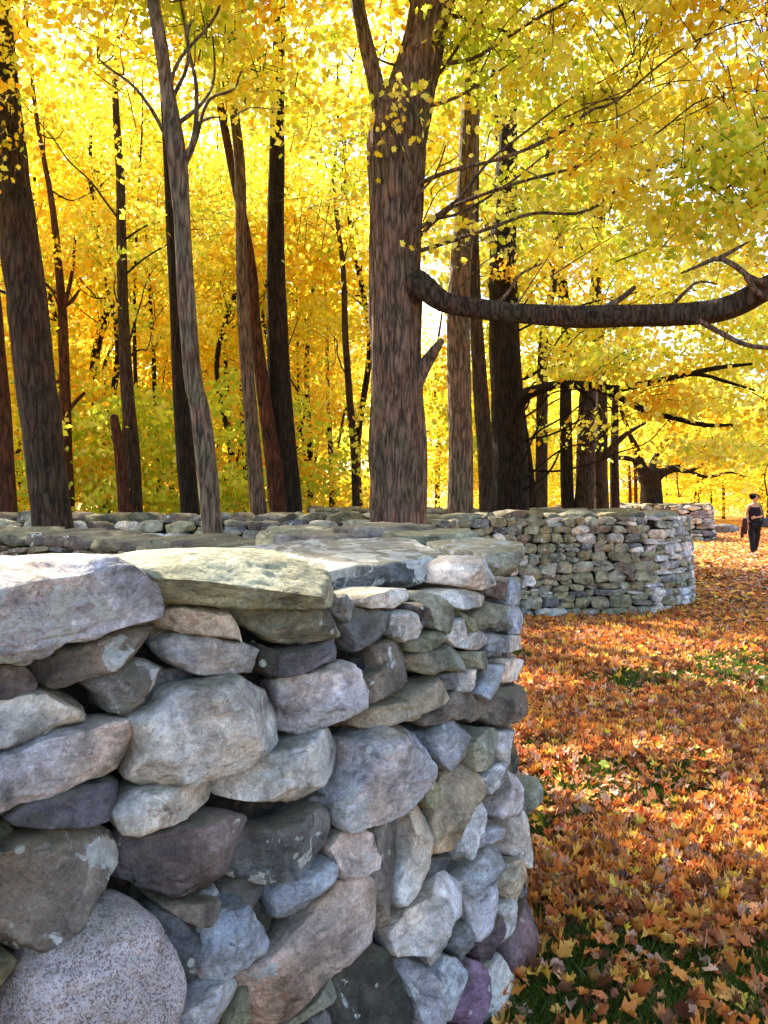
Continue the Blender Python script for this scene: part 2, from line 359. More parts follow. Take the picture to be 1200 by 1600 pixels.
STONE_COLS = dict(
    lav=(.58, .55, .57), pale=(.60, .57, .51), blue=(.38, .39, .41), slate=(.17, .172, .17), green=(.32, .315, .235), olive=(.28, .265, .16),
    brown=(.24, .195, .15), purple=(.185, .165, .18), ochre=(.45, .35, .23), pink=(.50, .39, .33), white=(.66, .63, .60), dark=(.085, .075, .06),
    magenta=(.36, .20, .27), plum=(.20, .13, .14), yel=(.40, .38, .24), granite=(.50, .39, .35))
def wall_stone(W, poly, col, seed, front, back, boxy, facets, side=1, lich=.0, gran=0, rough=1.0, nr=13, nb=4, shear=0, planes=()):
    V, FL = stone_shape(poly, front, back, boxy, facets, seed, rough, nr, nb, planes)
    P = W.pt(V[:, 0], V[:, 1]+shear*V[:, 2], V[:, 2], side)
    if side < 0: FL = [f[:, ::-1] for f in FL]
    return P, FL, col, (lich, gran, (seed*0.6180339) % 1.0)
def emit(piece, name, parent, label=None):
    P, FL, col, prm = piece; b_ = Bag(); b_.add(P, FL, col, prm); c = P.mean(0)-np.array(parent.location)
    o = b_.build(name, ROCK, parent, tuple(c)); 
    if label: o['label'] = label
    return o

# ---- the near wall: comes from the left, bends round in front of the camera and runs back to the left
near_pts = [(-2.05, -1.2), (-1.75, 0.0), (-1.38, .9), (-.97, 1.55), (-.36, 2.14), (.04, 2.62), (.19, 3.04), (.10, 3.46), (-.22, 3.74), (-.85, 4.20), (-1.7, 4.95), (-2.9, 5.85), (-4.6, 6.6), (-7.2, 7.1), (-10, 7.2)]
NW = Wall(near_pts)
# range of u visible as outer face
uf0 = NW.u[np.argmin(np.linalg.norm(NW.c-np.array([-1.75, .0]), axis=1))]
uf1 = NW.u[np.argmin(np.linalg.norm(NW.c-np.array([-.22, 3.74]), axis=1))]
NW.grid(uf0, uf1, -.15, 1.56)
near = empty('stone_wall', (-.4, 2.2, 0), 'near dry stone wall bending round the foreground, topped with big lichened slabs', 'stone wall')
OFF = {'A': (0, 780), 'B': (400, 780), 'C': (0, 1180), 'D': (400, 1180)}; K = 450/1200
T = []
def S(crop, pts, col, front=.05, boxy=.5, facets=4, lich=0, gran=0, back=.16, kind='stone', label=None, rough=1.0, planes=()):
    ox, oy = OFF[crop]; v = [float(t) for t in pts.split()]
    T.append(([(ox+v[i]*K, oy+v[i+1]*K) for i in range(0, len(v), 2)], col, front, boxy, facets, lich, gran, back, kind, label, rough, planes))
# cap stones on the crest
S('A', '-300 262 0 262 150 252 200 248 280 264 340 248 440 244 520 266 575 302 615 380 640 480 600 515 500 500 420 540 330 585 230 590 130 640 70 668 0 655 -300 700', 'lav', .13, .55, 1, .34, 0, .42, 'cap_stone', 'pale lilac grey boulder with round lichen spots, at the left end of the crest', .9, planes=((0, .8, .6, .86), (.1, -.75, .6, .84)))
S('A', '555 268 640 240 760 240 900 215 1050 212 1170 240 1270 295 1385 375 1320 432 1170 432 1000 438 780 438 660 425 610 330', 'yel', .16, .7, 0, .16, 0, .40, 'cap_stone', 'sunlit yellow green slab with a dark overhanging underside', 1.1, planes=((0, .80, .60, .50), (-.25, -.70, .60, .62), (.7, -.1, .7, .7)))
S('B', '845 265 905 240 940 290 935 350 900 380 835 360', 'white', .10, .5, 2, .3, 0, .25, 'cap_stone')
# face stones, top to bottom
S('A', '640 505 690 460 740 440 830 445 920 470 1000 530 1025 585 960 575 800 560 690 540', 'pale', .05, .4, 3)
S('A', '110 690 180 640 300 620 420 580 540 555 660 540 685 580 620 640 520 690 400 710 300 760 220 782 180 775 150 720', 'brown', .055, .6, 5, .2)
S('A', '-200 675 0 670 80 690 160 720 183 750 140 790 60 812 0 820 -200 830', 'purple', .05, .3, 2)
S('A', '340 760 420 700 520 670 600 665 705 710 640 790 560 850 490 890 440 880 420 830', 'slate', .06, .7, 5, .1)
S('A', '650 600 750 560 850 580 1050 600 1068 710 950 725 820 742 740 700 680 650', 'blue', .055, .8, 4, .2)
S('A', '-220 835 0 830 120 795 340 780 410 820 432 890 400 930 250 950 100 990 0 1020 -220 1060', 'pale', .055, .7, 3, .15)
S('A', '-220 1075 0 1032 150 990 300 955 470 900 530 950 543 1030 510 1090 485 1140 350 1177 180 1232 90 1250 0 1300 -220 1350', 'lav', .06, .6, 3, .1)
S('A', '490 905 600 860 700 780 850 750 1040 728 1120 760 1170 830 1197 920 1170 990 1050 1060 850 1130 740 1170 600 1175 530 1150 540 1040 520 960', 'pale', .08, .55, 3, .15, .12)
S('B', '80 760 150 740 260 700 330 665 400 700 430 790 420 860 350 920 260 965 180 990 120 970 130 900 100 820', 'lav', .07, .35, 3, .2)
S('B', '-70 460 40 442 150 440 250 440 325 500 340 545 250 580 150 610 90 612 0 540', 'green', .06, .5, 4, .15)
S('B', '285 400 340 388 382 440 375 500 325 505 270 450', 'pale', .06, .5, 3)
S('B', '60 755 105 640 250 600 345 548 364 650 260 680 160 730', 'purple', .05, .8, 4, .1)
S('A', '1060 610 1150 620 1190 640 1130 750 1070 720', 'dark', .02, .5, 3)
S('B', '330 510 400 460 500 455 535 530 500 590 380 640 365 570', 'slate', .05, .7, 4, .1)
S('B', '530 470 590 452 632 462 657 530 635 577 580 587 540 560', 'white', .05, .3, 1, .3)
S('B', '612 440 660 425 692 455 700 520 680 557 652 558 652 500', 'purple', .05, .4, 2)
S('B', '360 425 420 395 520 370 640 380 635 420 560 445 430 450', 'pale', .05, .7, 3)
S('B', '640 395 700 385 770 430 787 500 760 545 705 540 692 450', 'green', .06, .5, 3)
S('B', '610 590 700 550 757 540 757 592 680 632 615 637', 'olive', .05, .5, 3)
S('B', '475 605 560 575 612 592 614 780 540 830 440 832 425 760 490 700', 'brown', .045, .85, 4)
S('B', '620 650 720 618 800 600 852 650 845 702 740 715 690 727 620 712', 'green', .05, .6, 4, .15)
S('B', '340 950 420 880 500 850 620 790 730 728 782 790 775 832 650 880 560 912 460 960 400 1005', 'ochre', .06, .7, 3, .15)
S('B', '-195 1170 -120 1080 0 1050 130 1010 240 960 330 935 385 990 395 1090 360 1140 300 1190 240 1250 130 1275 0 1262 -90 1235 -200 1230', 'pale', .06, .6, 5, .15)
S('B', '400 1010 500 940 590 918 650 960 690 1060 690 1130 640 1220 560 1300 460 1350 370 1365 330 1340 330 1240 400 1110', 'lav', .09, .3, 2, .35)
S('B', '680 980 760 925 830 900 867 960 860 1050 820 1110 760 1120 700 1070', 'blue', .06, .4, 2, .2)
S('B', '640 905 720 850 800 800 880 790 912 880 880 940 800 885 715 960', 'brown', .05, .7, 4)
S('B', '780 400 860 370 912 400 900 445 830 457 780 432', 'pale', .05, .4, 2)
S('B', '752 560 770 500 850 490 857 560 800 597', 'pale', .05, .4, 2)
S('B', '800 605 880 540 932 560 942 630 850 622', 'white', .05, .5, 3)
S('B', '835 465 900 515 890 550 862 560', 'olive', .04, .5, 2)
S('B', '900 500 950 420 1002 440 985 490 930 547', 'green', .06, .7, 3)
S('B', '925 340 1010 322 1034 390 1000 420 940 392', 'purple', .05, .5, 3)
S('B', '1030 335 1078 330 1084 420 1040 440', 'blue', .03, .5, 3)
S('B', '990 480 1040 470 1034 540 1000 555 970 530', 'slate', .04, .5, 3)
S('B', '1040 445 1082 440 1088 560 1045 560', 'blue', .03, .5, 3)
S('B', '848 640 940 634 935 702 862 706', 'green', .04, .6, 3)
S('B', '735 730 800 712 835 730 805 790 760 775', 'slate', .04, .6, 3)
S('B', '808 790 820 722 900 702 907 762 830 802', 'pale', .05, .7, 3)
S('B', '900 810 950 690 1012 682 1000 780 930 832', 'blue', .045, .5, 3)
S('B', '985 800 1080 770 1105 830 1090 920 1000 942 930 900', 'brown', .06, .7, 5)
S('B', '1000 662 1080 655 1087 740 1030 772', 'white', .035, .5, 3)
S('B', '1010 565 1078 562 1087 620 1018 642', 'pale', .035, .5, 3)
S('B', '945 560 985 560 1000 650 960 660', 'blue', .04, .5, 3)
S('B', '870 1010 930 950 977 960 965 1110 900 1130 880 1060', 'green', .05, .5, 3)
S('B', '980 965 1055 950 1060 1030 1020 1115 975 1100', 'white', .04, .5, 3)
S('D', '280 380 340 310 430 290 480 330 489 400 460 450 390 500 320 500 300 450', 'pink', .06, .3, 1, .1)
S('D', '430 330 470 280 550 258 577 350 570 470 545 520 522 775 452 770 450 600 420 500 490 400', 'brown', .045, .8, 4)
S('D', '545 560 585 430 640 260 600 195 680 200 717 280 700 400 680 530 600 600 560 640', 'pale', .055, .7, 4)
S('D', '738 160 790 80 850 20 912 60 912 130 850 220 810 330 780 390 720 412 715 330', 'ochre', .06, .4, 3)
S('D', '640 150 700 80 742 110 727 190 690 212', 'olive', .05, .4, 2)
S('D', '870 220 940 160 972 200 940 260 900 320 872 430 832 447 815 400 830 300', 'white', .055, .4, 3, .1)
S('D', '530 740 600 620 680 560 740 480 812 440 832 500 800 640 740 730 660 820 580 847', 'white', .075, .35, 2, .15, .2)
S('D', '-66 900 33 820 130 720 250 600 300 540 400 490 442 530 452 740 350 830 250 920 150 1010 110 1080 20 1150 -60 1180 -75 1000', 'pink', .06, .75, 2, .12)
S('D', '50 600 100 520 200 470 280 420 312 470 290 560 180 640 80 712', 'blue', .05, .6, 4)
S('D', '-130 500 -70 330 60 300 150 270 260 200 340 210 320 300 270 400 180 480 60 540 -40 562', 'slate', .055, .6, 6, .3)
S('D', '300 1000 400 850 470 780 540 820 600 950 660 1110 620 1250 290 1250', 'dark', .02, .7, 3)
S('D', '580 870 690 850 720 900 760 1000 785 1160 670 1190 620 950', 'lav', .05, .6, 4, .2)
S('D', '750 1000 770 900 802 820 842 870 847 950 805 1060 775 1120', 'white', .05, .4, 3, .2)
S('D', '800 660 840 500 930 400 975 360 1002 420 990 480 920 530 860 600', 'blue', .05, .5, 4)
S('D', '875 590 990 500 1002 600 950 720 912 792 872 690', 'lav', .055, .6, 3)
S('D', '910 800 990 650 1002 740 980 830 940 852', 'plum', .045, .5, 3)
S('D', '790 1120 850 1000 900 850 952 880 940 960 920 1040 880 1140', 'magenta', .05, .5, 3)
S('D', '940 960 945 865 1010 810 1062 900 1062 1020 1000 1130 930 1150 912 1060', 'pale', .055, .4, 2)
S('D', '1040 790 1100 590 1138 700 1130 820 1100 920 1060 932', 'plum', .04, .5, 3)
S('D', '995 620 1040 570 1052 700 1022 800 985 760', 'pale', .045, .4, 3)
S('D', '1010 470 1060 430 1112 470 1080 560 1042 630 1000 550', 'ochre', .045, .5, 3)
S('D', '1065 255 1110 215 1132 400 1122 480 1070 420', 'white', .035, .5, 3)
S('D', '1000 250 1040 60 1090 100 1082 200 1030 272', 'lav', .045, .5, 3)
S('D', '920 70 990 20 1040 0 1002 100 960 160 930 132', 'white', .045, .5, 3)
S('D', '690 750 780 680 802 720 750 820 722 900 690 842', 'blue', .045, .5, 4)
S('D', '815 710 880 690 882 780 842 852 802 790', 'slate', .04, .5, 3)
S('D', '905 350 960 300 1000 290 1000 350 960 360 915 400', 'lav', .04, .5, 3)
S('D', '720 430 810 405 800 440 740 480 700 520', 'slate', .03, .5, 3)
S('C', '20 260 100 200 200 160 300 145 480 90 530 130 520 180 440 250 350 280 250 298 60 295', 'purple', .05, .4, 3)
S('C', '460 240 560 140 700 110 820 80 864 130 867 190 800 230 700 265 540 312 490 300', 'pale', .055, .4, 1, .1)
S('C', '-200 400 0 400 120 330 280 290 430 275 490 330 517 390 500 480 440 570 370 620 250 700 100 780 0 808 -200 850', 'brown', .07, .6, 4, .48)
S('C', '-60 1300 0 1100 60 900 150 740 300 650 430 590 500 590 600 660 680 770 724 870 722 980 680 1080 640 1160 500 1300 200 1380', 'granite', .13, .1, 0, -.3, 1, label='big round speckled pink granite boulder low on the left')
S('C', '510 330 620 320 760 270 900 240 1020 270 1062 320 1000 450 900 540 800 600 700 590 560 560 470 540 500 430', 'purple', .06, .7, 6, .12)
S('C', '790 820 840 700 930 640 1000 585 1060 680 1102 760 1060 830 960 900 850 945 810 920', 'blue', .065, .7, 4, .15)
S('C', '600 690 700 640 835 705 788 830 800 940 730 930', 'slate', .035, .7, 4)
S('C', '650 1130 730 1030 860 940 930 910 987 950 960 1030 900 1120 860 1230 640 1230', 'white', .06, .6, 3, .1)
S('C', '620 600 720 605 960 594 900 640 840 700 760 680', 'brown', .04, .6, 4)
S('C', '-200 870 30 812 50 850 0 960 -200 1060', 'olive', .05, .5, 3)
S('C', '-300 1050 -60 990 -10 1000 -70 1200 -300 1300', 'slate', .05, .5, 3)
S('D', '100 1100 200 1010 330 900 345 930 290 1010 200 1080 120 1140', 'green', .04, .6, 4)
S('D', '210 1090 280 1030 295 1100 290 1200 200 1200', 'slate', .04, .5, 3)
S('C', '990 990 1020 960 1040 1080 1010 1150 950 1180 940 1120', 'olive', .02, .5, 3)

occ = []
sr = np.random.default_rng(3)
for i, (pts, col, fr, bx, fc, li, gr, bk, kind, lab, ro, pls) in enumerate(T):
    uzs = np.array([NW.uz(*p) for p in pts]); c = uzs.mean(0); uzs = c+(uzs-c)*1.04; bx = bx+.18 if bx > .45 else bx
    base = np.array(STONE_COLS[col])*(1+sr.uniform(-.08, .08))
    emit(wall_stone(NW, uzs, base, 100+i*7, fr, bk, bx, fc, 1, li, gr, ro, nr=26 if gr or kind == 'cap_stone' else 20, planes=pls), kind, near, lab)
    if uzs[:, 1].max()-uzs[:, 1].min() > 0: occ.append(uzs)

def inside(poly, u, z):
    x, y = poly[:, 0], poly[:, 1]; x2, y2 = np.roll(x, -1), np.roll(y, -1)
    c = ((y > z) != (y2 > z)) & (u < (x2-x)*(z-y)/np.where(y2 == y, 1e-9, y2-y)+x); return c.sum() % 2 == 1
def covered(u, z): return any(inside(p, u, z) for p in occ)

def coursed(W, u0, u1, z0, z1, seed, wmin, wmax, hmin, hmax, side=1, test=None, palette=None, big_base=True, front=.05, nr=9):
    """rubble laid in rough courses: list of pieces with their (u, z) centre"""
    r_ = np.random.default_rng(seed); res = []; z = z0; row = 0
    while z < z1-.02:
        h = r_.uniform(hmin, hmax)*(1.6 if big_base and row == 0 else 1); h = min(h, z1-z)
        u = u0-r_.uniform(0, wmax)
        while u < u1:
            w_ = r_.uniform(wmin, wmax)*(1.3 if big_base and row == 0 else 1)
            n = 1 if (r_.random() < .72 or h < hmin*1.5) else 2
            for k in range(n):
                a0, a1 = u, u+w_; b0, b1 = z+h*k/n, z+h*(k+1)/n
                cu, cz = (a0+a1)/2, (b0+b1)/2
                if cu > u1 or cu < u0: continue
                if test is not None and not test(cu, cz): continue
                j = min(h/n, w_)*.22
                und = .55*hmin*vnoise(np.array([[u*2.1, z*3, seed]]), 8)[0]
                th = np.linspace(0, 2*pi, 11, endpoint=False)+r_.uniform(0, .5); e = r_.uniform(.35, .6)
                cc, ss = np.cos(th), np.sin(th)
                pu = cu+(a1-a0)/2*1.07*np.sign(cc)*abs(cc)**e+r_.normal(0, j*.45, 11); pz = cz+und+(b1-b0)/2*1.10*np.sign(ss)*abs(ss)**e+r_.normal(0, j*.35, 11)+r_.uniform(-.14, .14)*(pu-cu)
                nm, li = palette[r_.integers(len(palette))]
                col = np.array(STONE_COLS[nm])*r_.uniform(.8, 1.2)
                res.append((wall_stone(W, np.stack([pu, pz], -1), col, int(r_.integers(1e6)), front*r_.uniform(.7, 1.4), .12, r_.uniform(.3, .75), int(r_.integers(2, 6)), side, li*r_.uniform(0, 1), 0, nr=nr, nb=2), cu, cz, w_*h/n))
            u += w_
        z += h
    return res
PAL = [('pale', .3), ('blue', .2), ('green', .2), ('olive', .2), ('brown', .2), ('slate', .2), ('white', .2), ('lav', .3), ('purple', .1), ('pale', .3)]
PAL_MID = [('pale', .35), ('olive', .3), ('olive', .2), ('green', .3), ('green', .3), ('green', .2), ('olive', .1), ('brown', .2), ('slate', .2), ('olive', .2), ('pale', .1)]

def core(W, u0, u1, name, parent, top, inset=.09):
    """rubble heart of a wall, behind the face stones, painted dark as gap shade"""
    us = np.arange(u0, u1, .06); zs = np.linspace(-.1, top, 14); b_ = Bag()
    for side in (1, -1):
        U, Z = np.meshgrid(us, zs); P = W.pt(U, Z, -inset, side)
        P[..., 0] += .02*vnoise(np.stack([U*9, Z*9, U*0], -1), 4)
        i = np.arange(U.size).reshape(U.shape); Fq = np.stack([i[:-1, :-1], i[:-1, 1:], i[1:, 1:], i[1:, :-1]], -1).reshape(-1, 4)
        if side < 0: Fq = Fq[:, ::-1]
        b_.add(P.reshape(-1, 3), [Fq], (.022, .020, .017), (0, 0, .3))  # near-black colour stands in for deep shade between the face stones
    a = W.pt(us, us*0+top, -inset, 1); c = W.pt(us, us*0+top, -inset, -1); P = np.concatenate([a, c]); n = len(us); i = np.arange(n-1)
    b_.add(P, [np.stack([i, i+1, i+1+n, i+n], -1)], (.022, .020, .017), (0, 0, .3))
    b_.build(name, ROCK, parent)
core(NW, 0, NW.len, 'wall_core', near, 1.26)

# the rest of the near wall: gaps on the visible face, the left end, round the bend, the return limb's inner face, outer faces
fill = Bag(); RW = Wall(near_pts, half=.245)
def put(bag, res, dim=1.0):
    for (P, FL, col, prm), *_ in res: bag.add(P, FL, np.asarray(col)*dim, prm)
put(fill, coursed(RW, uf0+.9, uf1-.05, -.05, 1.28, 21, .05, .12, .04, .08, 1, lambda u, z: not covered(u, z) and vnoise(np.array([[u*9, z*9, 1.]]), 3)[0] > -.1, PAL, False, .010, nr=7), .35)  # gap stones: colour darkened to paint the shade of the crevices
put(fill, coursed(NW, 0, uf0+.95, -.05, 1.30, 22, .16, .34, .09, .18, 1, lambda u, z: not covered(u, z), PAL, True))
put(fill, coursed(NW, uf1-.1, NW.len, -.05, 1.28, 23, .14, .3, .07, .15, 1, None, PAL, True))
put(fill, coursed(NW, 0, uf1-.75, -.05, 1.28, 25, .2, .35, .09, .18, -1, None, PAL, True))
fi = fill.build('packing_stones', ROCK, near); tag(fi, kind='stuff')
ret = coursed(NW, uf1+.1, NW.len, .75, 1.27, 24, .12, .30, .05, .10, -1, None, [('brown', 0), ('brown', .1), ('olive', .1), ('ochre', 0), ('slate', 0)], False)
low = coursed(NW, uf1+.1, NW.len, -.05, .75, 26, .2, .4, .10, .18, -1, None, PAL, True)
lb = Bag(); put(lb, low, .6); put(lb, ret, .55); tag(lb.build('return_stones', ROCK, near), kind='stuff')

# crest slabs
def slab(poly_xy, z0, z1, col, seed, parent, lich=.1, name='cap_stone', boxy=.8, facets=0, tilt=(0, 0), label=None, mat_gran=0, rough=.8):
    poly = np.asarray(poly_xy, float); V, FL = stone_shape(poly, (z1-z0)*.55, (z1-z0)*.45, boxy, facets, seed, rough, 14, 4)
    c = poly.mean(0); V[:, 2] += z0+(z1-z0)*.45 + (V[:, 0]-c[0])*tilt[0]+(V[:, 1]-c[1])*tilt[1]
    return emit((V, FL, np.array(STONE_COLS[col]) if isinstance(col, str) else np.array(col), (lich, mat_gran, (seed*.618) % 1)), name, parent, label)
def crag(pl, z0, z1, col, seed, tilt=(0, 0), lich=.2, parent=None):
    """a broken flat slab: jagged outline, chipped rims"""
    r_ = np.random.default_rng(seed); pl = np.asarray(pl, float); c = pl.mean(0); out = []
    for i in range(len(pl)):
        p, q = pl[i], pl[(i+1) % len(pl)]; out.append(p+r_.normal(0, .006, 2)); out.append((p+q)/2+r_.normal(0, .012, 2))
    pls = [(cos(t), sin(t), u, f) for t, u, f in zip(r_.uniform(0, 2*pi, 12), r_.uniform(.15, 1.1, 12)*np.where(np.arange(12) % 3 == 0, -1, 1), r_.uniform(.86, .96, 12))]
    h = z1-z0; V, FL = stone_shape(out, h*.5, h*.5, 1.2, 0, seed, 1.5, 16, 6, pls)
    V[:, 2] += z0+h*.5+(V[:, 0]-c[0])*tilt[0]+(V[:, 1]-c[1])*tilt[1]
    V[:, 2] += .010*fbm(V*np.array([9, 9, 9])+seed, 5, 3)
    return emit((V, FL, np.array(STONE_COLS[col]), (lich, 0, (seed*.618) % 1)), 'cap_stone', parent or near)
def pxslab(pp, zt, th, col, seed, lich=.15):
    return crag([onz(a, b_, zt)[:2] for a, b_ in pp], zt-th, zt, col, seed, lich=lich)
crag([(-.60, 2.10), (-.34, 2.06), (-.10, 2.20), (.06, 2.38), (.16, 2.50), (.24, 2.62), (.22, 2.80), (.08, 3.0), (-.2, 2.95), (-.45, 2.75), (-.66, 2.42)], 1.28, 1.385, 'slate', 901, (0, .07), .65)
crag([(.27, 2.60), (.38, 2.68), (.46, 2.82), (.51, 3.0), (.50, 3.2), (.40, 3.36), (.20, 3.34), (.14, 3.08), (.25, 2.86)], 1.285, 1.385, 'green', 903, (0, .03), .45)
pxslab([(420, 838), (500, 825), (570, 825), (575, 834), (520, 837), (450, 839)], 1.405, .10, 'brown', 902)
pxslab([(590, 836), (600, 828), (660, 824), (740, 826), (750, 831), (695, 834)], 1.415, .12, 'olive', 906)
pxslab([(385, 836), (430, 822), (500, 818), (530, 820), (490, 825), (415, 838)], 1.41, .13, 'olive', 904)
pxslab([(520, 823), (560, 817), (640, 816), (690, 822), (600, 826)], 1.43, .14, 'brown', 905)
# leaning cap stones along the return limb and along the limb that leaves the picture on the left
def caps(W, u0, u1, parent, seed, lmin, lmax, hmin, hmax, z=1.27, lean=.5, cols=('olive', 'brown', 'olive', 'brown'), bag=None, half=.34, dim=1.0):
    r_ = np.random.default_rng(seed); u = u0
    while u < u1:
        l = r_.uniform(lmin, lmax); h = r_.uniform(hmin, hmax)
        V, FL = stone_shape([(-l*.62, 0), (-l*.5, h*.5), (-l*.05, h), (l*.4, h*.95), (l*.62, h*.35), (l*.6, 0), (0, -.03)], half, half, .75, 3, int(r_.integers(1e6)), .9, 10, 3)
        uu = u+l/2+V[:, 0]; zz = z+V[:, 1]+V[:, 0]*0
        P = W.pt(uu, zz, 0, 1); c = W.pt(uu, zz, -W.half-W.batter*(W.top-zz), 1); n = P-c; n /= np.linalg.norm(n, axis=1)[:, None]
        P = c+n*V[:, 2:3]; col = np.array(STONE_COLS[cols[r_.integers(len(cols))]])*r_.uniform(.6, .9)*dim
        pc = (P, FL, col, (r_.uniform(0, .25), 0, r_.random()))
        if bag is None: emit(pc, 'cap_stone', parent)
        else: bag.add(*pc)
        u += l*r_.uniform(.88, .98)
caps(NW, uf1-.05, NW.len-1.5, near, 41, .2, .34, .075, .105, half=.30, dim=.6)
caps(NW, .1, uf0+.35, near, 42, .3, .45, .10, .15)
# a stone that sticks out of the face low on the bend
pc = at(805, 1235, 2.95)
slab([(pc[0]-.2, pc[1]-.12), (pc[0]+.03, pc[1]-.13), (pc[0]+.10, pc[1]-.03), (pc[0]+.10, pc[1]+.07), (pc[0]-.15, pc[1]+.18)], pc[2]-.07, pc[2]+.04, 'green', 77, near, name='stone', label='flat stone that juts out of the bend over the leaves')

# ---- the middle wall bend, beyond
mid_pts = [(-10, 12.5), (-6, 10.8), (-3, 10.1), (-.8, 10.0), (1.0, 10.7), (2.3, 11.2), (3.2, 11.35), (3.95, 11.75), (4.30, 12.5), (4.05, 13.5), (3.0, 14.6), (1.2, 16.2), (-1.5, 18)]
MW = Wall(mid_pts, top=1.32, batter=.06)
PAL_LIT = [('pale', .5), ('lav', .4), ('white', .3), ('pale', .3), ('olive', .3), ('green', .3), ('blue', .4)]  # paler mix: sky light on the right of the bend, put into stone colours
midw = empty('stone_wall', (3, 11.3, 0), 'middle bend of dry stone wall standing on the leaf covered grass beyond the near one', 'stone wall', 'bends of dry stone wall further off')
core(MW, 0, MW.len, 'wall_core', midw, 1.27)
ua = MW.u[np.argmin(np.linalg.norm(MW.c-np.array([.6, 10.5]), axis=1))]; ub = MW.u[np.argmin(np.linalg.norm(MW.c-np.array([4.05, 13.5]), axis=1))]
ux = MW.u[np.argmin(np.linalg.norm(MW.c-np.array([3.5, 11.5]), axis=1))]
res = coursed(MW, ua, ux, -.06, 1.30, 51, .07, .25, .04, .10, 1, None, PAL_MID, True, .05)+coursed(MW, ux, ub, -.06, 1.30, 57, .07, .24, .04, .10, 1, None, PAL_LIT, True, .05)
vis = []
for r_ in res:
    P = r_[0][0]; x, y, d = proj(P.mean(0)); nrm = np.array([np.interp(r_[1], MW.u, MW.n[:, 0]), np.interp(r_[1], MW.u, MW.n[:, 1])]); fc = -(nrm@P.mean(0)[:2])/np.linalg.norm(P.mean(0)[:2])
    vis.append(r_[3]*max(fc, 0)*(x > 805))
order = np.argsort(vis)[::-1]; rest = Bag()
for k, i in enumerate(order):
    if k < 98 and vis[i] > 0: emit(res[i][0], 'stone', midw)
    else: rest.add(*res[i][0])
put(rest, coursed(MW, 0, ua, -.06, 1.30, 52, .15, .3, .08, .15, 1, None, PAL_MID, True))
put(rest, coursed(MW, ub, MW.len, -.06, 1.30, 53, .15, .3, .08, .15, 1, None, PAL_MID, True))
put(rest, coursed(MW, 0, MW.len, -.06, 1.30, 54, .2, .35, .1, .18, -1, None, PAL_MID, True, nr=7))
tag(rest.build('packing_stones', ROCK, midw), kind='stuff')
caps(MW, .1, MW.len-.2, midw, 55, .25, .6, .09, .14, 1.27, cols=('olive', 'brown', 'olive', 'green', 'brown'))
# ---- the far bend
far_pts = [(7.5, 35), (9.6, 32.6), (11.0, 31.2), (11.9, 30.9), (12.35, 31.8), (12.0, 34), (10, 38)]
FWl = Wall(far_pts, top=1.32, batter=.06)
farw = empty('stone_wall', (11.5, 31, 0), 'far bend of grey dry stone wall, small behind the right edge of the middle one', 'stone wall', 'bends of dry stone wall further off')
core(FWl, 0, FWl.len, 'wall_core', farw, 1.27)
fb = Bag(); put(fb, coursed(FWl, 0, FWl.len, -.06, 1.30, 61, .16, .4, .09, .18, 1, None, PAL, True, .06, nr=6)); put(fb, coursed(FWl, 0, FWl.len, -.06, 1.30, 62, .25, .5, .12, .22, -1, None, PAL, True, .06, nr=6))
fb.build('stones', ROCK, farw)
cb = Bag(); caps(FWl, .1, FWl.len-.2, None, 63, .3, .6, .09, .15, 1.27, bag=cb); cb.build('cap_stones', ROCK, farw)
# grey boulder beyond it
bo = at(1134, 833, 38.)
V, FL = stone_shape([(-.75, 0), (-.7, .25), (-.3, .42), (.4, .38), (.8, .12), (.7, -.1), (-.6, -.1)], .4, .4, .5, 4, 71, 1, 12, 5)
bb = Bag(); bb.add(np.stack([bo[0]+V[:, 0], bo[1]-V[:, 2], V[:, 1]], -1), FL, (.16, .15, .16), (.1, 0, .2))
o = bb.build('boulder', ROCK, None, (bo[0], bo[1], 0)); tag(o, 'low dark grey boulder on the grass beyond the far end of the wall', 'boulder')

